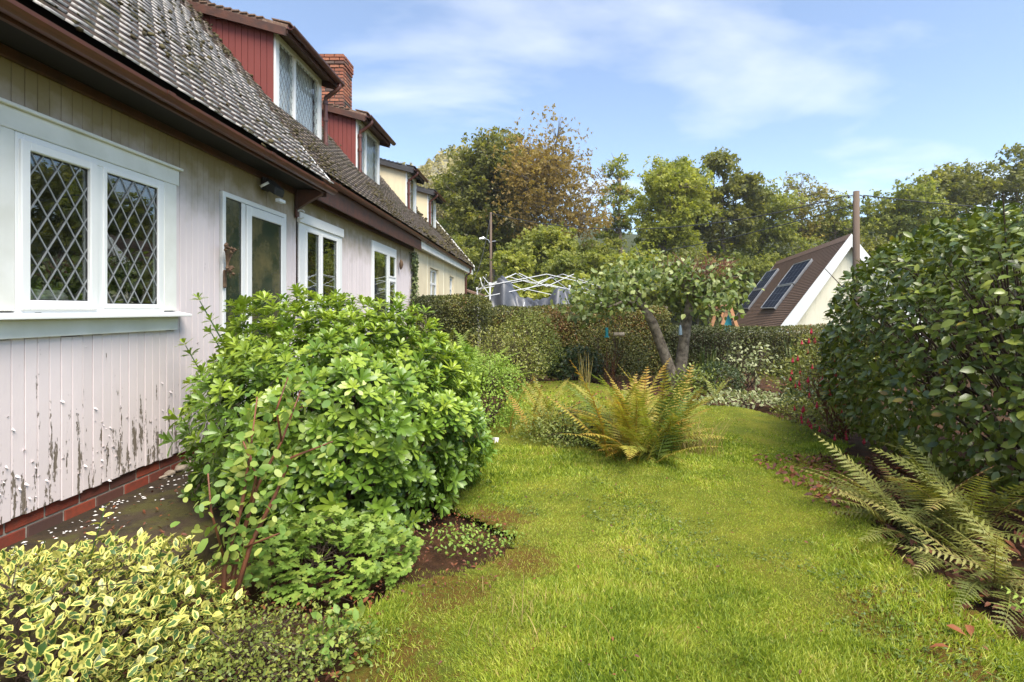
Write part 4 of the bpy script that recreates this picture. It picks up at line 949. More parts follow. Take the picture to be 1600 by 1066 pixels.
L_['t_yel'] = leafmat('tree_yellow', st3((.10, .11, .02), (.22, .20, .03), (.38, .29, .04)), .6, .35, patch=.3)
L_['t_haze'] = leafmat('tree_haze_tint', st3((.22, .20, .085), (.32, .28, .12), (.42, .36, .16)), .8, .3, patch=.15)  # distance haze mixed into the leaf colour as a pale tone

# ------------------------------------------------------------------ background trees (u centre, v top, width px, distance)
def bg(label, u, vt, wpx, Yd, mat, lobes, n, size, seed, low=430, **k):
    x, _, zt = P(u, vt, Yd); zb = float(hz(x, Yd))-.1; H = zt-zb; zl = P(u, low, Yd)[2]-zb
    rx = wpx/2*Yd/F; rz = (H-max(zl, .4))/2
    return tree(label, (x, Yd, zb), H, (rx*1.12, rx*.9, rz), int(lobes*1.25), int(n*1.15), size, mat, seed, cz=H-rz, **k)
bg('dense dark olive tree rising behind the slender lamp pole', 765, 200, 150, 37, L_['t_dark'], 34, 5200, .26, 101, trunk=.3)
bg('pointed dark tree top behind the autumn tree', 806, 194, 34, 39, L_['t_dark'], 14, 1300, .24, 114, low=300, conical=.5)
bg('tall wispy tree turning russet brown in autumn', 868, 184, 165, 34, L_['t_gold'], 40, 4200, .17, 102, low=400, trunk=.2, spread=.30, limbs_out=6, upj=.4)
bg('thin open tree with bare limbs showing against the sky', 967, 238, 80, 42, L_['t_mid'], 16, 1100, .22, 103, low=400, gap=.3, limbs_out=4)
bg('bright yellow green ash tree in the middle of the woodland', 1040, 240, 120, 36, L_['t_bright'], 34, 4200, .21, 104, low=420)
bg('round dark topped tree behind the bright ash', 1072, 224, 85, 44, L_['t_mid'], 20, 2200, .27, 105, low=400)
bg('broad dark green tree between the ash and the yellowing tree', 1130, 228, 110, 43, L_['t_dark'], 26, 3000, .28, 106, low=420)
bg('mid green woodland tree behind the chalet ridge', 1190, 256, 110, 47, L_['t_mid'], 28, 3400, .23, 107, low=430)
bg('sparse tree with yellowing leaves beside the utility pole', 1255, 272, 100, 48, L_['t_yel'], 22, 1500, .20, 108, low=400, gap=.25, limbs_out=3)
bg('low green tree behind the apex of the chalet', 1305, 308, 90, 48, L_['t_mid'], 20, 2300, .23, 109, low=440)
bg('green tree sloping up behind the thick pole', 1405, 268, 110, 42, L_['t_mid'], 26, 2600, .26, 110, low=430)
bg('tall dark oak over the clipped camellia', 1488, 222, 120, 44, L_['t_dark'], 28, 3000, .28, 111, low=430)
bg('dark oak at the end of the woodland above the camellia', 1585, 218, 140, 44, L_['t_dark'], 30, 3200, .28, 112, low=430)
bg('dark leafy tree growing lower in front of the russet tree', 850, 350, 110, 31, L_['t_mid'], 24, 3000, .19, 113, low=450, trunk=.14)
# understorey
bg('rounded thicket filling the gap beside the bright ash', 932, 360, 90, 37, L_['t_mid'], 20, 1900, .2, 160, low=480, trunk=.08, name='bush', cat='bush', group='bushes below the woodland')
bg('rounded thicket showing over the chalet ridge', 1238, 352, 110, 46, L_['t_mid'], 20, 1900, .22, 161, low=480, trunk=.08, name='bush', cat='bush', group='bushes below the woodland')
for i, (lab, u, vt, w_, Yd, mt) in enumerate([
    ('yellow green bush beside the slender lamp pole', 800, 372, 70, 27, 't_bright'), ('green bush filling in under the dark olive tree', 728, 348, 70, 34, 't_mid'),
    ('leafy thicket behind the gazebo frame', 900, 385, 110, 28, 't_mid'), ('light green thicket below the bright ash', 985, 372, 110, 29, 't_bright'),
    ('shadowy thicket behind the apple tree', 1065, 375, 120, 30, 't_dark'), ('russet tinged thicket behind the chalet end', 1108, 385, 70, 43, 't_gold'),
    ('low bush growing against the far chalet verge', 1165, 378, 90, 45, 't_mid'), ('deep green bush above the lean-to roof', 690, 330, 90, 40, 't_mid'),
    ('dark thicket beyond the gable and pole', 1370, 330, 100, 34, 't_dark'), ('low hedge bush behind the tarpaulin', 880, 425, 150, 22, 't_bright'), ('green scrub beyond the climbing frame', 1090, 430, 120, 23, 't_mid')]):
    bg(lab, u, vt, w_, Yd, L_[mt], 20, 1900, .17, 130+i, low=500, trunk=.08, name='bush', cat='bush', group='bushes below the woodland')
bg('hazy pale willow on the slope above the dormers', 690, 250, 120, 62, L_['t_haze'], 44, 2000, .27, 120, low=400, gap=.45, limbs_out=6, trunk=.3)
bg('faded feathery tree top just over the far dormer', 640, 248, 60, 58, L_['t_haze'], 18, 1300, .30, 121, low=400, gap=.2, limbs_out=3, trunk=.2)
hx, hy = np.meshgrid(np.linspace(-60, 10, 40), np.linspace(95, 190, 30))
hzv = 30*np.exp(-((hx+19)/19)**2)*np.exp(-((hy-125)/26)**2)+14+1.2*sines(np.stack([hx, hy, hx*0], -1).reshape(-1, 3), 5, .25).reshape(hx.shape)-6
idx = np.arange(hx.size).reshape(hx.shape); Q = np.stack([idx[:-1, :-1], idx[:-1, 1:], idx[1:, 1:], idx[1:, :-1]], -1).reshape(-1, 4)
M['hill'] = plain('far_wood_haze', (.17, .16, .10), (.25, .22, .13), .25, .95, .0)  # hill colour paled to carry the distance haze
tag(link('hill', np_mesh('hill', np.stack([hx, hy, hzv], -1), Q, M['hill'], smooth=True)), 'pale wooded hill far beyond the cottages', 'hill', kind='structure')
rng = np.random.default_rng(77); m = 5000; px, py = rng.uniform(-58, 8, m), rng.uniform(97, 150, m)
pz = 30*np.exp(-((px+19)/19)**2)*np.exp(-((py-125)/26)**2)+8
ps = np.stack([px, py, pz+rng.uniform(0, 1.8, m)], -1); T = spray(7, 5); V, Fc, E = scatter(T, ps, frames(rng.normal(size=(m, 3)), unit(rng.normal(size=(m, 3))*.5+np.array([0, -.4, 1]))), rng.uniform(.5, 1.1, m))
tag(link('woodland', np_mesh('woodland', V, Fc, L_['t_haze'], np.repeat(rng.uniform(0, .8, m), len(T[0])), E)), 'woodland covering the far hill with haze put into its colour', 'woodland', kind='stuff')
rng = np.random.default_rng(78); m = 15000; px, py = rng.uniform(-22, 48, m), rng.uniform(44, 62, m)
top = 4.6+1.8*sines(np.stack([px, py*.5, px*0], -1), 12, .35); ps = np.stack([px, py, hz(px, py)+top*rng.uniform(0, 1, m)**.55], -1)
V, Fc, E = scatter(T, ps, frames(rng.normal(size=(m, 3)), unit(rng.normal(size=(m, 3))*.5+np.array([0, -.4, 1]))), rng.uniform(.25, .5, m))
tag(link('woodland', np_mesh('woodland', V, Fc, L_['t_mid'], np.repeat(np.clip(.4+.3*sines(ps, 13, .5)+rng.normal(scale=.15, size=m), 0, 1), len(T[0])), E)), 'green mass of woodland filling the slope behind the single trees', 'woodland', kind='stuff')
# trees standing past the side boundary (they fill the window reflections)
for i, (x, y, H, mt) in enumerate([(17, 6, 6.0, 't_dark'), (21, 11, 7.4, 't_mid'), (24, 17, 7.8, 't_dark'), (15, -1, 5.2, 't_mid')]):
    tree('boundary tree '+('dark crowned' if i % 2 == 0 else 'mid green')+' and '+('short' if i in (0, 3) else 'tall')+' mirrored in the cottage windows', (x, y, -2.2), H, (3.4, 3.4, H*.42), 24, 1300, .32, L_[mt], 150+i, group='trees along the side boundary')

# ------------------------------------------------------------------ hedges
SM = (DIAMOND[0]*np.array([.95, 1, 1]), DIAMOND[1], DIAMOND[2])
def hedge(label, x0, x1, y0, y1, zt, n, seed, size=.045, mat='hedge', zb=-.3, rot=0.):
    rng = np.random.default_rng(seed); b = ((x0+x1)/2, (y0+y1)/2, zb); e = empty('hedge', b); tag(e, label, 'hedge', 'clipped hedges across the garden end')
    A_ = [(x1-x0)*(zt-zb)*1.5, (x1-x0)*(y1-y0)*.8, (y1-y0)*(zt-zb)*.8]; fc = rng.choice(3, n, p=np.array(A_)/sum(A_))
    p = np.stack([rng.uniform(x0, x1, n), rng.uniform(y0, y1, n), rng.uniform(zb, zt, n)], -1); nr = np.zeros((n, 3))
    f0 = fc == 0; p[f0, 1] = y0; nr[f0, 1] = -1; f1 = fc == 1; p[f1, 2] = zt; nr[f1, 2] = 1
    f2 = fc == 2; sg = rng.choice([-1, 1], n); p[f2, 0] = np.where(sg[f2] < 0, x0, x1); nr[f2, 0] = sg[f2]
    # round the shoulders and add lumps
    mid = np.array([(x0+x1)/2, (y0+y1)/2, (zt+zb)/2]); 
    over = np.clip((p[:, 2]-(zt-.22))/.22, 0, 1); p[f0, 1] += (over[f0]**2)*.2; 
    edge_ = np.clip(((y0+.2)-p[:, 1])/.2, 0, 1); p[f1, 2] -= edge_[f1]**2*.2
    endx = np.clip((.25-np.minimum(p[:, 0]-x0, x1-p[:, 0]))/.25, 0, 1); p[:, 2] -= (endx**2*.12)*(p[:, 2] > zt-.3)
    p += nr*(.05*sines(p, seed, 1.6)[:, None]-rng.uniform(0, 1, (n, 1))**2*.22)
    R = orient(nr, rng, .4, .6, .3, .1); s = rng.uniform(.6, 1.25, n)*size
    tint = np.clip(.46+.42*sines(p, seed+3, 1.3)+rng.normal(scale=.18, size=n), 0, 1)
    put_leaves(e, SM, p, R, s, L_[mat], rng, 0, base=b, tint=tint)
    mb = MB(); 
    for k in range(int((x1-x0)*5)):
        xx = rng.uniform(x0+.1, x1-.1); mb.tube([(xx-b[0], 0, 0), (xx-b[0]+rng.normal(scale=.05), rng.normal(scale=.1), (zt-zb)*.5), (xx-b[0]+rng.normal(scale=.15), rng.normal(scale=.2), (zt-zb)*.93)], [.02, .014, .005], 5, cap=False)
    mb.build('stems', M['twig'], e)
    MB().box(x0-b[0]+.3, x1-b[0]-.3, -(y1-y0)/2+.3, (y1-y0)/2-.2, .05, zt-zb-.16).build('inner_growth', M['twig'], e, bevel=.1)
hedge('square clipped hedge against the cream cottage wall', -2.75, -1.08, 11.0, 12.0, 1.69, 30000, 201)
hedge('long brownish clipped hedge behind the fuchsia and apple tree', -1.2, 3.0, 12.0, 12.9, 1.47, 46000, 202)
hedge('lower clipped hedge running from the apple tree to the camellia', 2.8, 8.6, 12.0, 12.9, 1.0, 44000, 203)
# ivy on the party wall
rng = np.random.default_rng(9); n = 1500; ivy = empty('ivy', (-2.78, 11.5, 0)); tag(ivy, 'column of ivy climbing the wall joint between the two cottages', 'ivy')
pz = rng.uniform(0, 2.65, n); w_ = .09+.05*np.sin(pz*5)+.05*(pz > 2.3); p = np.stack([-2.76+rng.uniform(0, .07, n), 11.5+rng.normal(size=n)*w_, pz], -1)
put_leaves(ivy, leafT(.8, .1, .2, (0, .3, .65, 1), (0, 1, .6, 0)), p, frames(rng.normal(size=(n, 3))+np.array([0, 0, -1]), np.tile([1, -.3, .4], (n, 1))+rng.normal(scale=.4, size=(n, 3))), rng.uniform(.04, .075, n), L_['ivy'], rng, 0, base=(-2.78, 11.5, 0))
MB().tube([(0.01, 0, 0), (.015, .03, 1), (.012, -.03, 1.9), (.01, .02, 2.6)], [.02, .016, .012, .006], 6).build('stem', M['twig'], ivy)

# ------------------------------------------------------------------ the big shrubs
OB = leafT(.37, .10, .22, (0, .42, .8, 1), (0, .72, .95, 0))           # obovate leaflet
def rosette(seed, n1=6, n2=5):
    r = np.random.default_rng(seed); ds, ns, ss, of = [], [], [], []
    for k in range(n1+n2):
        tier = k >= n1; a = (k*2.399)+r.uniform(-.25, .25); th = r.uniform(.95, 1.35) if not tier else r.uniform(.35, .8)
        d = (math.cos(a)*math.sin(th), math.sin(a)*math.sin(th), math.cos(th)); ds.append(d); ns.append((-math.cos(a)*math.cos(th), -math.sin(a)*math.cos(th), math.sin(th)))
        ss.append(r.uniform(.85, 1.1)*(1 if not tier else .75)); of.append((0, 0, .05+(.18 if tier else 0)))
    return multi(OB, ds, ns, ss, of)
def rosette_shrub(name, label, c, r, n, size, mat, seed, n_obj=300, power=2.4, lump=.17, lf=3.0, lean=.13):
    rng = np.random.default_rng(seed); b = (c[0], c[1], 0); e = empty(name, b); tag(e, label, 'shrub')
    p, nr, dep = ellipse_pts(c, r, n, rng, seed, .34, lump, lf, power)
    p[:, 2] *= 1-lean*np.clip((p[:, 0]-c[0])/r[0], -1, 1)
    axis = unit(nr+np.array([0, 0, .65])+rng.normal(scale=.28, size=nr.shape)); R = frames(rng.normal(size=nr.shape), axis)     # local z = shoot axis
    y = unit(rng.normal(size=nr.shape)-axis*0); x = unit(np.cross(y, axis)); y = np.cross(axis, x); R = np.stack([x, y, axis], -1)
    s = size*rng.uniform(.5, 1.3, len(p))
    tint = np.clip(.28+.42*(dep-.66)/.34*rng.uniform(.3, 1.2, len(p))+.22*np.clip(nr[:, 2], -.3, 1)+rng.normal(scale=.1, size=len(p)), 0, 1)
    Ts = [rosette(seed+k) for k in range(4)]; q = len(p)//4
    for k in range(4):
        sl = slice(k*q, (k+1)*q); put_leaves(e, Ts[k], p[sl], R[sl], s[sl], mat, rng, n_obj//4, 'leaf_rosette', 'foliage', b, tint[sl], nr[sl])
    branches(e, (0, 0, 0), np.array(c)-np.array(b), r, 26, rng, M['twig'], .016)
    return e
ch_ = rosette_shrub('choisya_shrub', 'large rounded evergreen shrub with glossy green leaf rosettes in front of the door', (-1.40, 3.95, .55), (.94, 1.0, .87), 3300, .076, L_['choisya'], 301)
rng = np.random.default_rng(302)                                                       # tall shoots on the wall side
for k, (u, v, Yd) in enumerate([(312, 470, 3.75), (330, 520, 3.7), (290, 540, 3.9), (360, 478, 3.8), (300, 600, 3.75), (640, 490, 4.4)]):
    e_ = np.array(P(u, v, Yd)); b_ = e_+np.array([.25 if u < 500 else -.1, .05, -.5]); pos = np.array([b_*(1-t)+e_*t for t in np.linspace(.25, 1, 6)])-np.array([-1.40, 3.95, 0])
    MB().tube([b_-np.array([-1.40, 3.95, 0]), (b_+e_)/2-np.array([-1.40, 3.95, 0]), pos[-1]], [.007, .005, .003], 5).build('shoot', L_['choisya'], ch_)
    ax = unit(np.tile(e_-b_, (6, 1))+rng.normal(scale=.1, size=(6, 3))); y = rnd_unit(6, rng); x = unit(np.cross(y, ax)); y = np.cross(ax, x); T = rosette(310+k)
    V, Fc, E = scatter(T, pos, np.stack([x, y, ax], -1), rng.uniform(.055, .075, 6)); link('shoot_leaves', np_mesh('shoot_leaves', V, Fc, L_['choisya'], np.clip(np.repeat(rng.uniform(.55, 1, 6), len(T[0])), 0, 1), E, smooth=True), ch_)
CAM = leafT(.54, .10, .16, (0, .28, .68, 1), (0, .92, .86, 0))
def big_camellia():
    rng = np.random.default_rng(401); c, r = (4.14, 4.25, 1.0), (1.45, 1.75, 1.22); b = (4.05, 4.25, 0); e = empty('camellia_bush', b); tag(e, 'tall clipped camellia bush with dark glossy oval leaves beside the lawn', 'bush')
    p, nr, dep = ellipse_pts(c, r, 21000, rng, 401, .20, .04, 2.4, 2.4, .12)
    n = len(p); d = unit(rng.normal(size=(n, 3))*.8+nr*.55+np.array([-.35, -.25, -.35])); nn = unit(nr*.75+np.array([0, 0, .55])+rng.normal(scale=.30, size=(n, 3))); R = frames(d, nn)
    s = rng.uniform(.048, .098, n); tint = np.clip(rng.beta(1.6, 2.6, n), 0, 1)
    put_leaves(e, CAM, p, R, s, L_['camellia'], rng, 300, 'leaf', 'foliage', b, tint, nr)
    k = rng.choice(n, 170); k = k[dep[k] > .93]; V, Fc, E = scatter(CAM, p[k]+nr[k]*.03-np.array(b), R[k], s[k]*.9); link('yellowing_leaves', np_mesh('yellowing_leaves', V, Fc, L_['camellia_old'], np.repeat(rng.uniform(0, 1, len(k)), len(CAM[0])), E, smooth=True), e)
    branches(e, (0, 0, 0), np.array(c)-np.array(b), r, 60, rng, M['twig'], .022, 'branches', 4)
big_camellia()
# variegated euonymus in the corner
EU = leafT(.52, .12, .18, (0, .25, .6, 1), (0, .85, .95, 0))
rng = np.random.default_rng(501)
def euonymus():
    b = (-1.8, 1.9, 0); e = empty('euonymus_shrub', b); tag(e, 'low variegated shrub with cream edged yellow green leaves at the path edge', 'shrub')
    n = 7500; p, nr, dep = ellipse_pts((-1.95, 1.85, .10), (.72, .70, .34), n, rng, 501, .4, .22, 3.2, 2.3); n = len(p)
    d = unit(rng.normal(size=(n, 3))+nr*.9+np.array([0, 0, .25])); R = frames(d, unit(nr*.5+np.array([0, 0, .8])+rng.normal(scale=.45, size=(n, 3)))); s = rng.uniform(.018, .052, n)
    put_leaves(e, EU, p, R, s, L_['euonymus'], rng, 300, 'leaf', 'foliage', b, np.clip(rng.normal(.42, .28, n), 0, 1), nr)
    branches(e, (0, 0, 0), (-.06, -.05, .15), (.72, .62, .33), 40, rng, M['twig'], .008)
    for (u, v, Yd) in ((165, 790, 2.35), (70, 845, 2.2), (255, 850, 2.3)):
        t = np.array(P(u, v, Yd)); f = t+np.array([-.06, -.03, -.28]); k = 11; tt = np.linspace(.2, 1, k)[:, None]; pos = f*(1-tt)+t*tt+rng.normal(scale=.006, size=(k, 3))
        MB().tube([f-np.array(b), t-np.array(b)], [.004, .002], 5).build('shoot', L_['euonymus'], e)
        dd = np.array([[math.cos(i*2.4), math.sin(i*2.4), .45] for i in range(k)])
        V, Fc, E = scatter(EU, pos-np.array(b), frames(dd, np.tile([0, -.4, 1], (k, 1))+rng.normal(scale=.3, size=(k, 3))), np.linspace(.055, .035, k)); link('shoot_leaves', np_mesh('shoot_leaves', V, Fc, L_['euonymus'], np.repeat(rng.uniform(.5, 1, k), len(EU[0])), E, smooth=True), e)
euonymus()
# leggy red stemmed shrub
def leggy():
    b = (-1.38, 2.32, 0); e = empty('leggy_shrub', b); tag(e, 'leggy shrub with bare red brown stems and few pale round leaves before the big shrub', 'shrub'); B = np.array(b)
    ways = [[(350, 985, 2.32), (372, 860, 2.36), (402, 760, 2.42), (440, 690, 2.45), (470, 610, 2.5)], [(352, 985, 2.3), (392, 850, 2.36), (432, 770, 2.42), (455, 715, 2.45), (520, 690, 2.4)],
            [(345, 985, 2.28), (352, 880, 2.3), (378, 790, 2.34), (392, 700, 2.38), (402, 620, 2.4)], [(388, 800, 2.36), (400, 745, 2.35), (383, 680, 2.33)], [(440, 690, 2.45), (432, 640, 2.42), (450, 590, 2.45)],
            [(402, 760, 2.42), (395, 730, 2.36), (380, 690, 2.3)], [(372, 860, 2.36), (440, 832, 2.28)], [(352, 880, 2.3), (330, 800, 2.2), (325, 740, 2.2)]]
    tips = []
    for k, w in enumerate(ways):
        pts = [np.array(P(*q))-B for q in w]; r0 = .014 if k < 3 else .006; pts[0][2] = max(pts[0][2], 0) if k < 3 else pts[0][2]
        MB().tube(pts, np.linspace(r0, .003, len(pts)).tolist(), 6).build('stem', M['redtwig'], e, smooth=True)
        for i in range(len(pts)-1):
            for t in np.linspace(.1, 1, 9): tips.append(pts[i]*(1-t)+pts[i+1]*t)
    tips = np.array(tips); r = np.random.default_rng(8); RT = leafT(.58, .08, .15, (0, .2, .6, .85, 1), (0, .8, 1, .7, 0))
    i = r.integers(0, len(tips), 420); p = tips[i]+r.normal(scale=.045, size=(420, 3)); kp = p[:, 2] > .18; p = p[kp]; n = len(p)
    R = frames(r.normal(size=(n, 3)), np.tile([0, -.5, 1], (n, 1))+r.normal(scale=.5, size=(n, 3))); s = r.uniform(.026, .062, n); var = leaf_variants(RT, L_['limp'], 'leaf')
    for k in range(n):
        Mx = Matrix((R[k]*s[k]).tolist()).to_4x4(); Mx.translation = Vector(p[k]); link('leaf', var[r.integers(0, 8)], e, Mx)
leggy()
# lobed geranium leaves under the big shrub
def palmate(lobes=5):
    v = [(0, .42, -.03)]; e = [0.]; n = lobes*6
    for k in range(n+1):
        a = -2.35+4.7*k/n; ph_ = (k % 6)/6; rr = .62*(.62+.38*abs(math.sin(math.pi*ph_))**.7)*(1+(.10 if k % 2 else -.06)); v.append((math.sin(a)*rr, .42+math.cos(a)*rr, -.18*rr*rr+.03*math.sin(k*2.1))); e.append(1.)
    f = [(0, k+2, k+1) for k in range(n)]; return np.array(v), np.array(f), np.array(e)
def geranium(label, c, r, n, size, seed, nob):
    g = np.random.default_rng(seed); b = (c[0], c[1], 0); e = empty('geranium_patch', b); tag(e, label, 'geranium'); T = palmate()
    p, nr, dep = ellipse_pts(c, r, n, g, seed, .45, .2, 3, 2.2); n = len(p); d = unit(g.normal(size=(n, 3))*np.array([1, 1, .2])+nr*.8+np.array([0, -.4, -.2]))
    put_leaves(e, T, p, frames(d, np.tile([0, -.35, 1], (n, 1))+g.normal(scale=.28, size=(n, 3))), g.uniform(.7, 1.2, n)*size, L_['geranium'], g, nob, 'leaf', 'foliage', b, None, nr)
    branches(e, (0, 0, 0), (0, 0, c[2]), r, 24, g, M['twig'], .004)
geranium('patch of light green lobed geranium leaves spreading below the big shrub', (-1.08, 2.78, .06), (.42, .30, .24), 820, .048, 511, 290)
fern('lime_fern', 'small lime green fern at the edge of the litter bed', (2.32, 2.2, .0), 9, .36, .20, L_['fern_b'], 512, (.7, 1.3), az=(1.8, 4.6), npair=12)
# low small leaved cover at the bed corner
shrub('cotoneaster_mat', 'low twiggy cotoneaster with tiny leaves covering the bed corner', 'ground cover', (-1.15, 2.02, .02), (.52, .36, .17), SM, 5200, .019, L_['small'], 521, shell=.7, lump=.3, lf=4, stems=70, up=.9, sr=.0035)
shrub('pale_weed', 'clump of pale yellow green weed at the lawn edge by the cotoneaster', 'weed', (-.80, 2.12, .05), (.13, .14, .14), EU, 130, .045, L_['limp'], 522, stems=8, sr=.003)
shrub('soil_seedlings', 'tiny green seedlings on the bare soil patch by the lawn', 'seedlings', (-.42, 3.2, .0), (.30, .24, .04), SM, 420, .028, L_['geranium'], 523, shell=.9, lump=.3, stems=0, up=1.5, zmin=.0)
# ferns
fern('golden_fern', 'large upright fern turning gold in the middle of the lawn', (.98, 5.02, .0), 92, 1.04, .15, L_['fern'], 601, (.03, 1.12), tint=(.0, .8), npair=26, pw=1.2, foot=.15, arch=(.3, 1.1), gapf=.85)
fern('small_fern', 'smaller browning fern clump growing in the weedy end of the island bed', (.05, 5.95, .0), 30, .80, .10, L_['fern'], 602, (.05, .9), foot=.14, tint=(.2, .95))
fern('border_fern', 'green fern arching from the camellia foot over the lawn', (2.42, 3.35, .0), 34, .74, .16, L_['fern_g'], 603, (.35, 1.42), az=(1.5, 5.0), tint=(.1, .9), npair=22, foot=.1)
fern('border_fern', 'broad green fern pressed against the camellia leaves', (2.72, 3.35, .05), 26, .80, .19, L_['fern_g'], 604, (.3, 1.2), az=(1.4, 5.2), tint=(.1, .8), npair=22, foot=.12)
fern('border_fern', 'drooping fern over red leaf litter at the bed edge', (2.32, 2.62, .0), 24, .66, .15, L_['fern_g'], 605, (.4, 1.4), az=(1.2, 5.), tint=(.1, .8), npair=20, foot=.1)
fern('bright_fern', 'fresh lime green fern beside the big rounded shrub', (-.80, 6.7, .35), 30, .95, .17, L_['fern_b'], 606, (.3, 1.3), tint=(.1, .9))
fern('hedge_fern', 'yellowing fern standing in front of the square hedge', (-1.45, 8.9, .35), 14, 1.0, .15, L_['fern'], 607, (.1, .9), tint=(.1, .6))
fern('bank_fern', 'dark fern growing at the foot of the long hedge', (.25, 10.8, .0), 16, .95, .15, L_['fern_g'], 608, (.2, 1.2), tint=(.0, .5))
fern('bed_fern', 'small green fern among the border plants below the lower hedge', (4.0, 8.3, .0), 14, .65, .12, L_['fern_g'], 609, (.3, 1.2), tint=(.2, .7))
# shrubs of the far border
shrub('fine_shrub', 'fine leaved yellow green shrub between the big shrub and the lawn', 'shrub', (-.66, 6.3, .38), (.46, .6, .50), SM, 5200, .032, L_['fern_b'], 701, lump=.2, lf=3)
shrub('fuchsia_bush', 'loose olive leaved fuchsia bush in front of the long hedge', 'shrub', (-.55, 9.3, .55), (.70, .55, .66), EU, 3400, .045, L_['fuchsia'], 702, shell=.6, lump=.5, lf=4, stems=30)
shrub('hebe_bush', 'fine pale green bush rising over the fuchsia', 'shrub', (-.15, 10.2, .75), (.62, .5, .62), SM, 4200, .035, L_['small'], 703, lump=.2, lf=3)
shrub('bank_shrub', 'bronze tinged shrub beneath the apple branches', 'shrub', (1.55, 11.2, .45), (.9, .5, .72), SM, 3600, .045, L_['hedge'], 704, lump=.25, lf=3)
shrub('bergenia_clump', 'dark leathery leaved clump in the shade below the long hedge', 'plant', (.75, 10.6, .2), (.55, .4, .42), EU, 1500, .075, L_['dark'], 705, lump=.2)
shrub('border_plant', 'dark evergreen mound near the foot of the apple tree', 'plant', (3.05, 8.95, .16), (.42, .34, .34), SM, 3000, .035, L_['dark'], 706, lump=.1)
shrub('hosta_row', 'cream edged leaves trailing along the far lawn edge', 'plant', (3.05, 7.72, .02), (.75, .28, .16), EU, 700, .065, L_['variegated'], 707, lump=.3, up=1.)
shrub('variegated_plant', 'pale variegated plant leaning from the lower hedge', 'plant', (3.75, 9.4, .45), (.55, .4, .38), EU, 380, .07, L_['variegated'], 708, shell=.7, lump=.45)
shrub('olive_border_shrub', 'straggly olive shrub filling the border beside the camellia', 'shrub', (4.6, 8.2, .35), (.9, .7, .62), EU, 2600, .055, L_['fuchsia'], 709, lump=.3, lf=3, stems=30)
shrub('corner_shrub', 'dull green shrub in the dip between hedge and fuchsia', 'shrub', (-1.35, 7.9, .4), (.6, .7, .58), EU, 3200, .045, L_['small'], 710, lump=.25)
shrub('island_weeds', 'low weedy growth with white specks around the ferns', 'weeds', (.42, 5.55, .02), (.66, .40, .36), SM, 5200, .030, L_['small'], 711, shell=.7, lump=.35, lf=4, stems=40)
shrub('border_perennial', 'dull green perennial clump where the lawn meets the far border', 'plant', (2.55, 8.7, .12), (.5, .35, .36), EU, 900, .055, L_['small'], 713, shell=.6, lump=.4, lf=4)
shrub('border_perennial', 'dark low perennial clump between the cream edged row and the red fuchsia', 'plant', (3.85, 7.2, .10), (.5, .4, .38), EU, 900, .06, L_['dark'], 714, shell=.6, lump=.4, lf=4)
shrub('border_perennial', 'olive trailing clump tucked under the red fuchsia', 'plant', (3.35, 6.6, .05), (.35, .45, .22), SM, 1100, .04, L_['fuchsia'], 715, shell=.6, lump=.4, lf=4)
fern('border_sprig', 'small yellowing fern sprig beside the cream edged leaf row', (2.75, 8.25, 0), 12, .5, .12, L_['fern'], 716, (.2, 1.2), tint=(.1, .6), npair=16)
M['red_petal'] = plain('red_petal', (.55, .02, .06), (.38, .015, .05), 20, .5)
def fuchsia_red():
    c, r = (3.28, 5.75, .55), (.42, .55, .62); e = shrub('red_fuchsia', 'fuchsia with drooping red flowers between camellia and lawn', 'shrub', c, r, EU, 2200, .038, L_['fuchsia'], 712, lump=.3, lf=3, stems=26, stem_mat=M['redtwig'])
    rg = np.random.default_rng(5)
    for k in range(46):
        d = rnd_unit(1, rg)[0]; d[0] = -abs(d[0]); p = np.array(c)+d*np.array(r)*rg.uniform(.95, 1.22)-np.array([c[0], c[1], 0])
        if p[2] < .06: p[2] = .06
        MB().tube([p+np.array([0, 0, .05]), p+np.array([0, 0, .02]), p, p-np.array([0, 0, .02])], [.004, .010, .018, .006], 6).build('flower', M['red_petal'], e)
fuchsia_red()
strap_tuft('iris_clump', 'clump of tall strap leaved iris beside the apple trunk', 'iris', (3.15, 9.9, 0), 46, .95, .55, .03, L_['iris'], 801, .7)
strap_tuft('crocosmia_clump', 'upright narrow leaved crocosmia in front of the lower hedge', 'crocosmia', (4.35, 9.0, 0), 40, 1.05, .35, .022, L_['iris'], 802, .35)
strap_tuft('dry_grass_tuft', 'bleached straw coloured grass tuft beside the golden fern', 'grass tuft', (1.50, 5.12, 0), 150, .42, .9, .006, L_['dry'], 803, .9)
strap_tuft('dry_stalks', 'thin bare grey stalks standing behind the golden fern', 'stalks', (.75, 8.6, 0), 22, .75, .4, .008, L_['dry'], 804, .1)
strap_tuft('rusty_stalks', 'bundle of rusty upright seed stalks against the dark hedge', 'stalks', (1.35, 10.4, 0), 34, .85, .8, .006, L_['litter'], 805, .05)
strap_tuft('lawn_tuft', 'coarse pale grass tuft sprouting from the lawn', 'grass tuft', (-.05, 2.32, 0), 60, .16, .9, .004, L_['dry'], 806, .8)
strap_tuft('porch_stalks', 'brown dead stems standing by the wall under the ivy', 'stalks', (-2.5, 10.3, .14), 16, 1.35, .12, .012, L_['litter'], 807, .05)
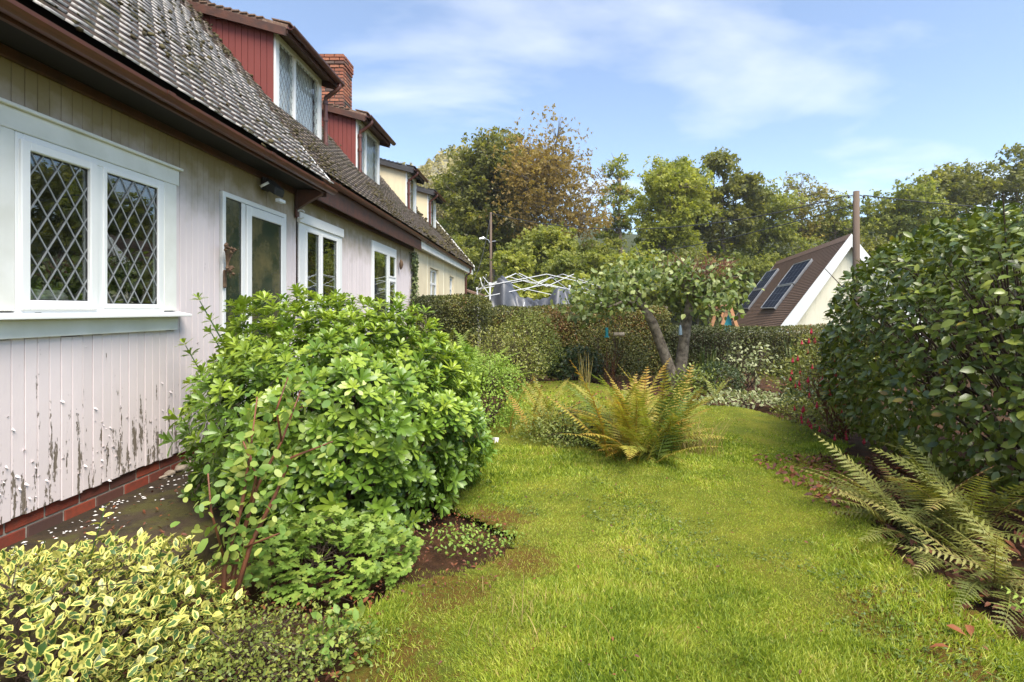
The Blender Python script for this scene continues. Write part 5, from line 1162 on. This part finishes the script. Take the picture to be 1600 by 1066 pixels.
# apple tree
def apple():
    b = (2.55, 9.8, 0); B = np.array(b); e = empty('apple_tree', b); tag(e, 'old forked apple tree with a flat spreading crown and pruned twigs', 'tree'); r = np.random.default_rng(901)
    def q(u, v, d=0): return np.array(P(u, v, 9.8+d))-B
    tr = MB(); tr.tube([(-.06, 0, -.1), q(1048, 580), q(1035, 545), q(1020, 505), q(1005, 480)], [.13, .11, .10, .09, .07], 9)
    tr.tube([(.04, .05, -.1), q(1062, 585), q(1068, 540), q(1074, 500), q(1078, 465)], [.13, .12, .105, .09, .06], 9)
    ends = [(900, 470, 0), (930, 450, -.4), (960, 440, .5), (985, 430, -.5), (1000, 420, .3), (1040, 425, -.6), (1060, 415, .4), (1100, 425, -.3), (1118, 440, .4), (1125, 462, -.2), (905, 490, .3), (1110, 480, -.6), (950, 480, -.7), (1128, 432, .2)]
    tips = []
    for (u, v, d) in ends:
        s = q(1005, 480) if u < 1035 else q(1078, 465); t = q(u, v, d); m = (s+t)/2+np.array([0, 0, .12]); tr.tube([s, m, t], [.05, .03, .012], 6, cap=False); tips += [m, t, (m+t)/2, t]
        for k in range(5):
            f = m+(t-m)*r.uniform(.1, 1); g_ = f+r.normal(scale=.22, size=3)*np.array([1, 1, .5]); tr.tube([f, (f+g_)/2+r.normal(scale=.03, size=3), g_], [.012, .009, .004], 4, cap=False); tips.append(g_)
    tr.build('trunk', M['bark'], e, smooth=True)
    tw = MB()
    for k in range(130):
        u0 = r.normal(1085, 30) if k < 85 else r.uniform(1090, 1140); f = q(u0, r.uniform(415, 445), r.uniform(-.5, .5)); g_ = f+np.array([r.normal(scale=.08)+(.18 if k >= 85 else 0), r.normal(scale=.08), r.uniform(.12, .28)])
        tw.tube([f, g_], [.008, .004], 4)
    tw.build('pruned_twigs', M['redtwig'], e)
    tips = np.array(tips); n = 3000; i = r.integers(0, len(tips), n); p = tips[i]+r.normal(scale=1, size=(n, 3))*np.array([.22, .26, .11])
    T = leafT(.62, .1, .15, (0, .3, .65, 1), (0, .95, .85, 0)); put_leaves(e, T, p, frames(r.normal(size=(n, 3))+np.array([0, 0, -.3]), np.tile([0, -.4, 1.], (n, 1))+r.normal(scale=.5, size=(n, 3))), r.uniform(.07, .14, n), L_['apple'], r, 0, stuff='crown', base=(0, 0, 0))
apple()
def hang(name, label, cat, u, v, Yd, builder, cord=.3):
    p = P(u, v, Yd); e = empty(name, p); tag(e, label, cat, 'bird feeders in the apple tree'); builder(e); MB().tube([(0, 0, 0), (0, 0, cord)], .004, 4).build('cord', M['wire'], e); return e
hang('bird_feeder', 'teal tube bird feeder hanging under the apple branches', 'bird feeder', 948, 512, 9.6, lambda e: (MB().tube([(0, 0, -.16), (0, 0, 0)], .028, 10).build('tube', M['teal'], e), MB().tube([(0, 0, -.18), (0, 0, -.16)], .045, 10).build('tray', M['teal'], e)))
hang('hanging_log', 'pale cut log feeder slung from the apple branch', 'log feeder', 967, 519, 9.6, lambda e: MB().tube([(-.10, 0, -.04), (.10, .03, -.04)], .036, 10).build('log', M['stone'], e), .25)
M['bluebird'] = plain('blue_plastic', (.22, .30, .36), None, 5, .4)
hang('bird_feeder', 'pale blue bird feeder beside the forked apple trunk', 'bird feeder', 1063, 508, 9.55, lambda e: (MB().tube([(0, 0, -.18), (0, 0, -.1), (0, 0, 0)], [.035, .032, .015], 10).build('tube', M['bluebird'], e)))
# garden stones and litter on the path
M['paint_flake'] = plain('paint_flake', (.75, .72, .70), None, 8, .7)
r = np.random.default_rng(21)
def rock(name, label, loc, sx, sy, sz, mat, cat, group, seed):
    bm = bmesh.new(); bmesh.ops.create_icosphere(bm, subdivisions=2, radius=1); g_ = np.random.default_rng(seed); w = g_.normal(size=3)
    for v in bm.verts: v.co = Vector((v.co.x*sx, v.co.y*sy, v.co.z*sz))*(1+.22*math.sin(v.co.dot(Vector(w))*2.5)+.1*math.sin(v.co.y*5+seed))
    me = bpy.data.meshes.new(name); bm.to_mesh(me); bm.free(); me.materials.append(mat); o = link(name, me); o.location = loc; tag(o, label, cat, group); return o
for k, (u, v, s) in enumerate([(262, 740, .03), (274, 733, .04), (290, 728, .055), (303, 715, .05), (252, 744, .022)]):
    x, y = G(u, v, .16); rock('stone', ['small tan stone next to the tiniest one against the brick plinth', 'middling rounded stone in the middle of the row against the plinth', 'largest flat brown stone in the row against the brick plinth', 'grey stone at the shrub end of the row against the plinth', 'tiniest pale pebble at the open end of the plinth row'][k], (max(x, -2.80), y, .14+s*.55), s*1.1, s*1.3, s*.75, M['stone'], 'stone', 'stones along the plinth', k)
fk = MB()
for k in range(170):
    y = r.uniform(2.2, 4.6); x = -2.82+abs(r.normal(scale=.14))+.03; s = r.uniform(.004, .016); a = r.uniform(0, 3.14); z = .143+r.uniform(0, .006)
    fk.prism([(x+s*math.cos(a), y+s*math.sin(a), z), (x-s*.5*math.sin(a), y+s*.6*math.cos(a), z+.003), (x-s*math.cos(a), y-s*.8*math.sin(a), z), (x+s*.4*math.sin(a), y-s*.5*math.cos(a), z)], (0, 0, .0015))
tag(fk.build('paint_flakes', M['paint_flake']), 'flakes of fallen white paint scattered on the path', 'paint flakes', kind='stuff')
pp = MB(); x, y = G(773, 698)
for k in range(5):
    a = k*1.2; pp.prism([(.03*math.cos(a), .03*math.sin(a), .01), (.05*math.cos(a+.7), .05*math.sin(a+.7), .05), (.0, .0, .06)], (.002, .001, .004))
o = pp.build('paper_scrap', M['paint_flake']); o.location = (x, y, .03); tag(o, 'crumpled white paper scrap lying on the lawn', 'paper')
LT = leafT(.5, .2, .3, (0, .3, .65, 1), (0, .9, .8, 0))
def litter(label, n, xr, yr, seed, size, z=.012, mat='litter'):
    g_ = np.random.default_rng(seed); p = np.stack([g_.uniform(*xr, n), g_.uniform(*yr, n), g_.uniform(z, z+.03, n)], -1)
    V, Fc, E = scatter(LT, p, frames(g_.normal(size=(n, 3))*np.array([1, 1, .2]), np.tile([0, 0, 1.], (n, 1))+g_.normal(scale=.35, size=(n, 3))), g_.uniform(.6, 1.3, n)*size)
    o = link('leaf_litter', np_mesh('leaf_litter', V, Fc, L_[mat], np.repeat(g_.uniform(0, 1, n), len(LT[0])), E)); tag(o, label, 'leaf litter', kind='stuff')
litter('red brown fallen leaves under the camellia and ferns', 1500, (2.0, 3.4), (1.6, 5.0), 31, .055)
litter('brown leaf litter on the bare soil beneath the big shrub', 800, (-1.3, -.2), (2.5, 3.6), 32, .02)
litter('brown twig and leaf litter in the bed corner', 900, (-1.9, -.72), (1.5, 2.7), 33, .03)
litter('dead leaves blown onto the mossy path', 260, (-2.7, -1.9), (2.1, 5.), 35, .026, .145)
litter('small dead leaves and thatch scattered over the lawn', 420, (-.6, 2.6), (1.7, 7.5), 36, .018, .022)
litter('scattered brown leaves in the far border', 900, (-.8, 5.), (7.8, 11.8), 34, .06)
for k, (u, v) in enumerate([(1485, 1030), (1515, 993), (1478, 993)]):
    x, y = G(u, v); o = link('fallen_leaf', np_mesh('fallen_leaf', LT[0]*.07, LT[1], L_['litter'], np.full(len(LT[0]), .95), LT[2])); o.location = (x, y, .045); o.rotation_euler = (.1, .15, k*1.3+1.2); tag(o, ['orange fallen leaf lying farthest from the fern on the lawn', 'orange fallen leaf lying right beside the drooping fern bed', 'orange fallen leaf lying between the other two on the lawn'][k], 'leaf', 'orange leaves on the lawn')

# ------------------------------------------------------------------ lawn grass
def grass():
    g_ = np.random.default_rng(41); N = 900000; t = g_.uniform(0, 1, N); y = 1.55*(10.3/1.55)**t; x = g_.uniform(-1.1, 3.5, N)
    # accept: density per m2 falls with distance
    dens = np.clip((2.2/y)**1.0, .05, 1)*y/ y.max()*1.9
    jx, jy = x+.07*np.sin(y*9+np.sin(y*23))+g_.normal(scale=.035, size=N), y+.05*np.sin(x*11)+g_.normal(scale=.035, size=N); k = inpoly(jx, jy, LAWN) & (np.abs(x*F/y+CU-800) < 840) & (g_.uniform(0, 1, N) < np.clip(.16+.8*(y < 3.2)+.5*(y < 5.5), 0, 1))
    pt = np.stack([x, y, 0*x], -1); bare = sines(pt, 3, 1.3)+.5*sines(pt, 4, 3.5); k &= ~((bare > .75) & (g_.uniform(0, 1, N) < .75))
    k &= ~((((x-.5)/.75)**2+((y-5.5)/.4)**2) < 1)
    for (wx, wy, wr) in WORN: k &= ~((np.hypot(x-wx, y-wy)/wr < .75+.45*sines(pt, 61, 6.)) & (g_.uniform(0, 1, N) < .62))
    x, y, bare, pt = x[k], y[k], bare[k], pt[k]; n = len(x)
    lean = np.stack([sines(pt, 51, 2.5), sines(pt, 52, 2.5), np.zeros(n)], -1)*.75+g_.normal(scale=.62, size=(n, 3))*np.array([1, 1, 0])
    d = unit(lean+np.array([0, 0, .95])); nn = g_.normal(size=(n, 3))*np.array([1, 1, .1])
    s = (.015+.026*np.clip(sines(pt, 53, 2.6)+.25, 0, 1.4))*g_.uniform(.6, 1.35, n)
    w = .075
    T = (np.array([(-w, 0, 0), (w, 0, 0), (-w*.75, .55, .10), (w*.75, .55, .10), (0, 1, .34)]), np.array([(0, 1, 3), (0, 3, 2), (2, 3, 4)]), np.zeros(5))
    wide = np.clip(y/3.2, .8, 2.2)
    tv, tf, te = T; R = frames(d, nn); R[:, :, 0] *= wide[:, None]
    V, Fc, E = scatter(T, np.stack([x, y, lz(x, y)-.003], -1), R, s)
    tint = np.clip(.48+.20*sines(pt, 54, 1.2)+.20*sines(pt, 55, 5.)+.12*sines(pt, 56, 14.)+g_.normal(scale=.22, size=n), 0, 1)
    mt = leafmat('grass_blade', [(0., (.10, .165, .016)), (.35, (.225, .305, .028)), (.7, (.38, .44, .046)), (.93, (.53, .52, .12)), (1., (.40, .30, .10))], .55, .35, patch=.9)
    tag(link('lawn_grass', np_mesh('lawn_grass', V, Fc, mt, np.repeat(tint, 5), E)), 'short yellow green grass covering the lawn', 'grass', kind='stuff')
    # clover and small broad-leaved weeds in drifts
    m = 5200; cx = g_.uniform(-.7, 3.0, m*6); cy_w = 1.7+8*g_.uniform(0, 1, m*6)**1.6; q = np.stack([cx, cy_w, 0*cx], -1); kk = inpoly(cx, cy_w, LAWN) & (sines(q, 71, 2.2)+.6*sines(q, 72, 7.) > .62); q = q[kk][:m]; m = len(q)
    q[:, 2] = lz(q[:, 0], q[:, 1])+g_.uniform(.006, .022, m)
    V, Fc, E = scatter(SM, q, frames(g_.normal(size=(m, 3))*np.array([1, 1, .15]), np.tile([0, 0, 1.], (m, 1))+g_.normal(scale=.3, size=(m, 3))), g_.uniform(.010, .026, m))
    tag(link('lawn_weeds', np_mesh('lawn_weeds', V, Fc, L_['small'], np.repeat(g_.uniform(0, .6, m), len(SM[0])), E)), 'drifts of clover and small broad weeds in the lawn', 'weeds', kind='stuff')
    return n
NG = grass()
hzm = bpy.data.materials.new('haze_air'); hzm.use_nodes = True; hn = hzm.node_tree; hn.nodes.clear()
ho = hn.nodes.new('ShaderNodeOutputMaterial'); hv = hn.nodes.new('ShaderNodeVolumePrincipled'); hv.inputs['Color'].default_value = (.93, .95, .97, 1); hv.inputs['Density'].default_value = .0005; hv.inputs['Anisotropy'].default_value = .2
hn.links.new(hv.outputs[0], ho.inputs['Volume'])
hb = MB().box(-142, 152, -62, 202, -7, 52).build('haze', hzm); tag(hb, 'thin pale air fading the far woodland and hill', 'haze', kind='stuff')
# ------------------------------------------------------------------ put the house origins at their feet
def rebase(o, loc):
    o.location = loc
    for c in o.children: c.matrix_parent_inverse = Matrix.Translation(-Vector(loc))
rebase(ph, (-2.8, 5.0, .14)); rebase(chs, (-2.8, 15.5, -.2)); rebase(lt, (-2.75, 22, -.3)); rebase(chl, (A.x, A.y, -4))
print('grass blades', NG, 'objects', len(bpy.data.objects), 'tris', sum(len(o.data.polygons) for o in bpy.data.objects if o.type == 'MESH'))
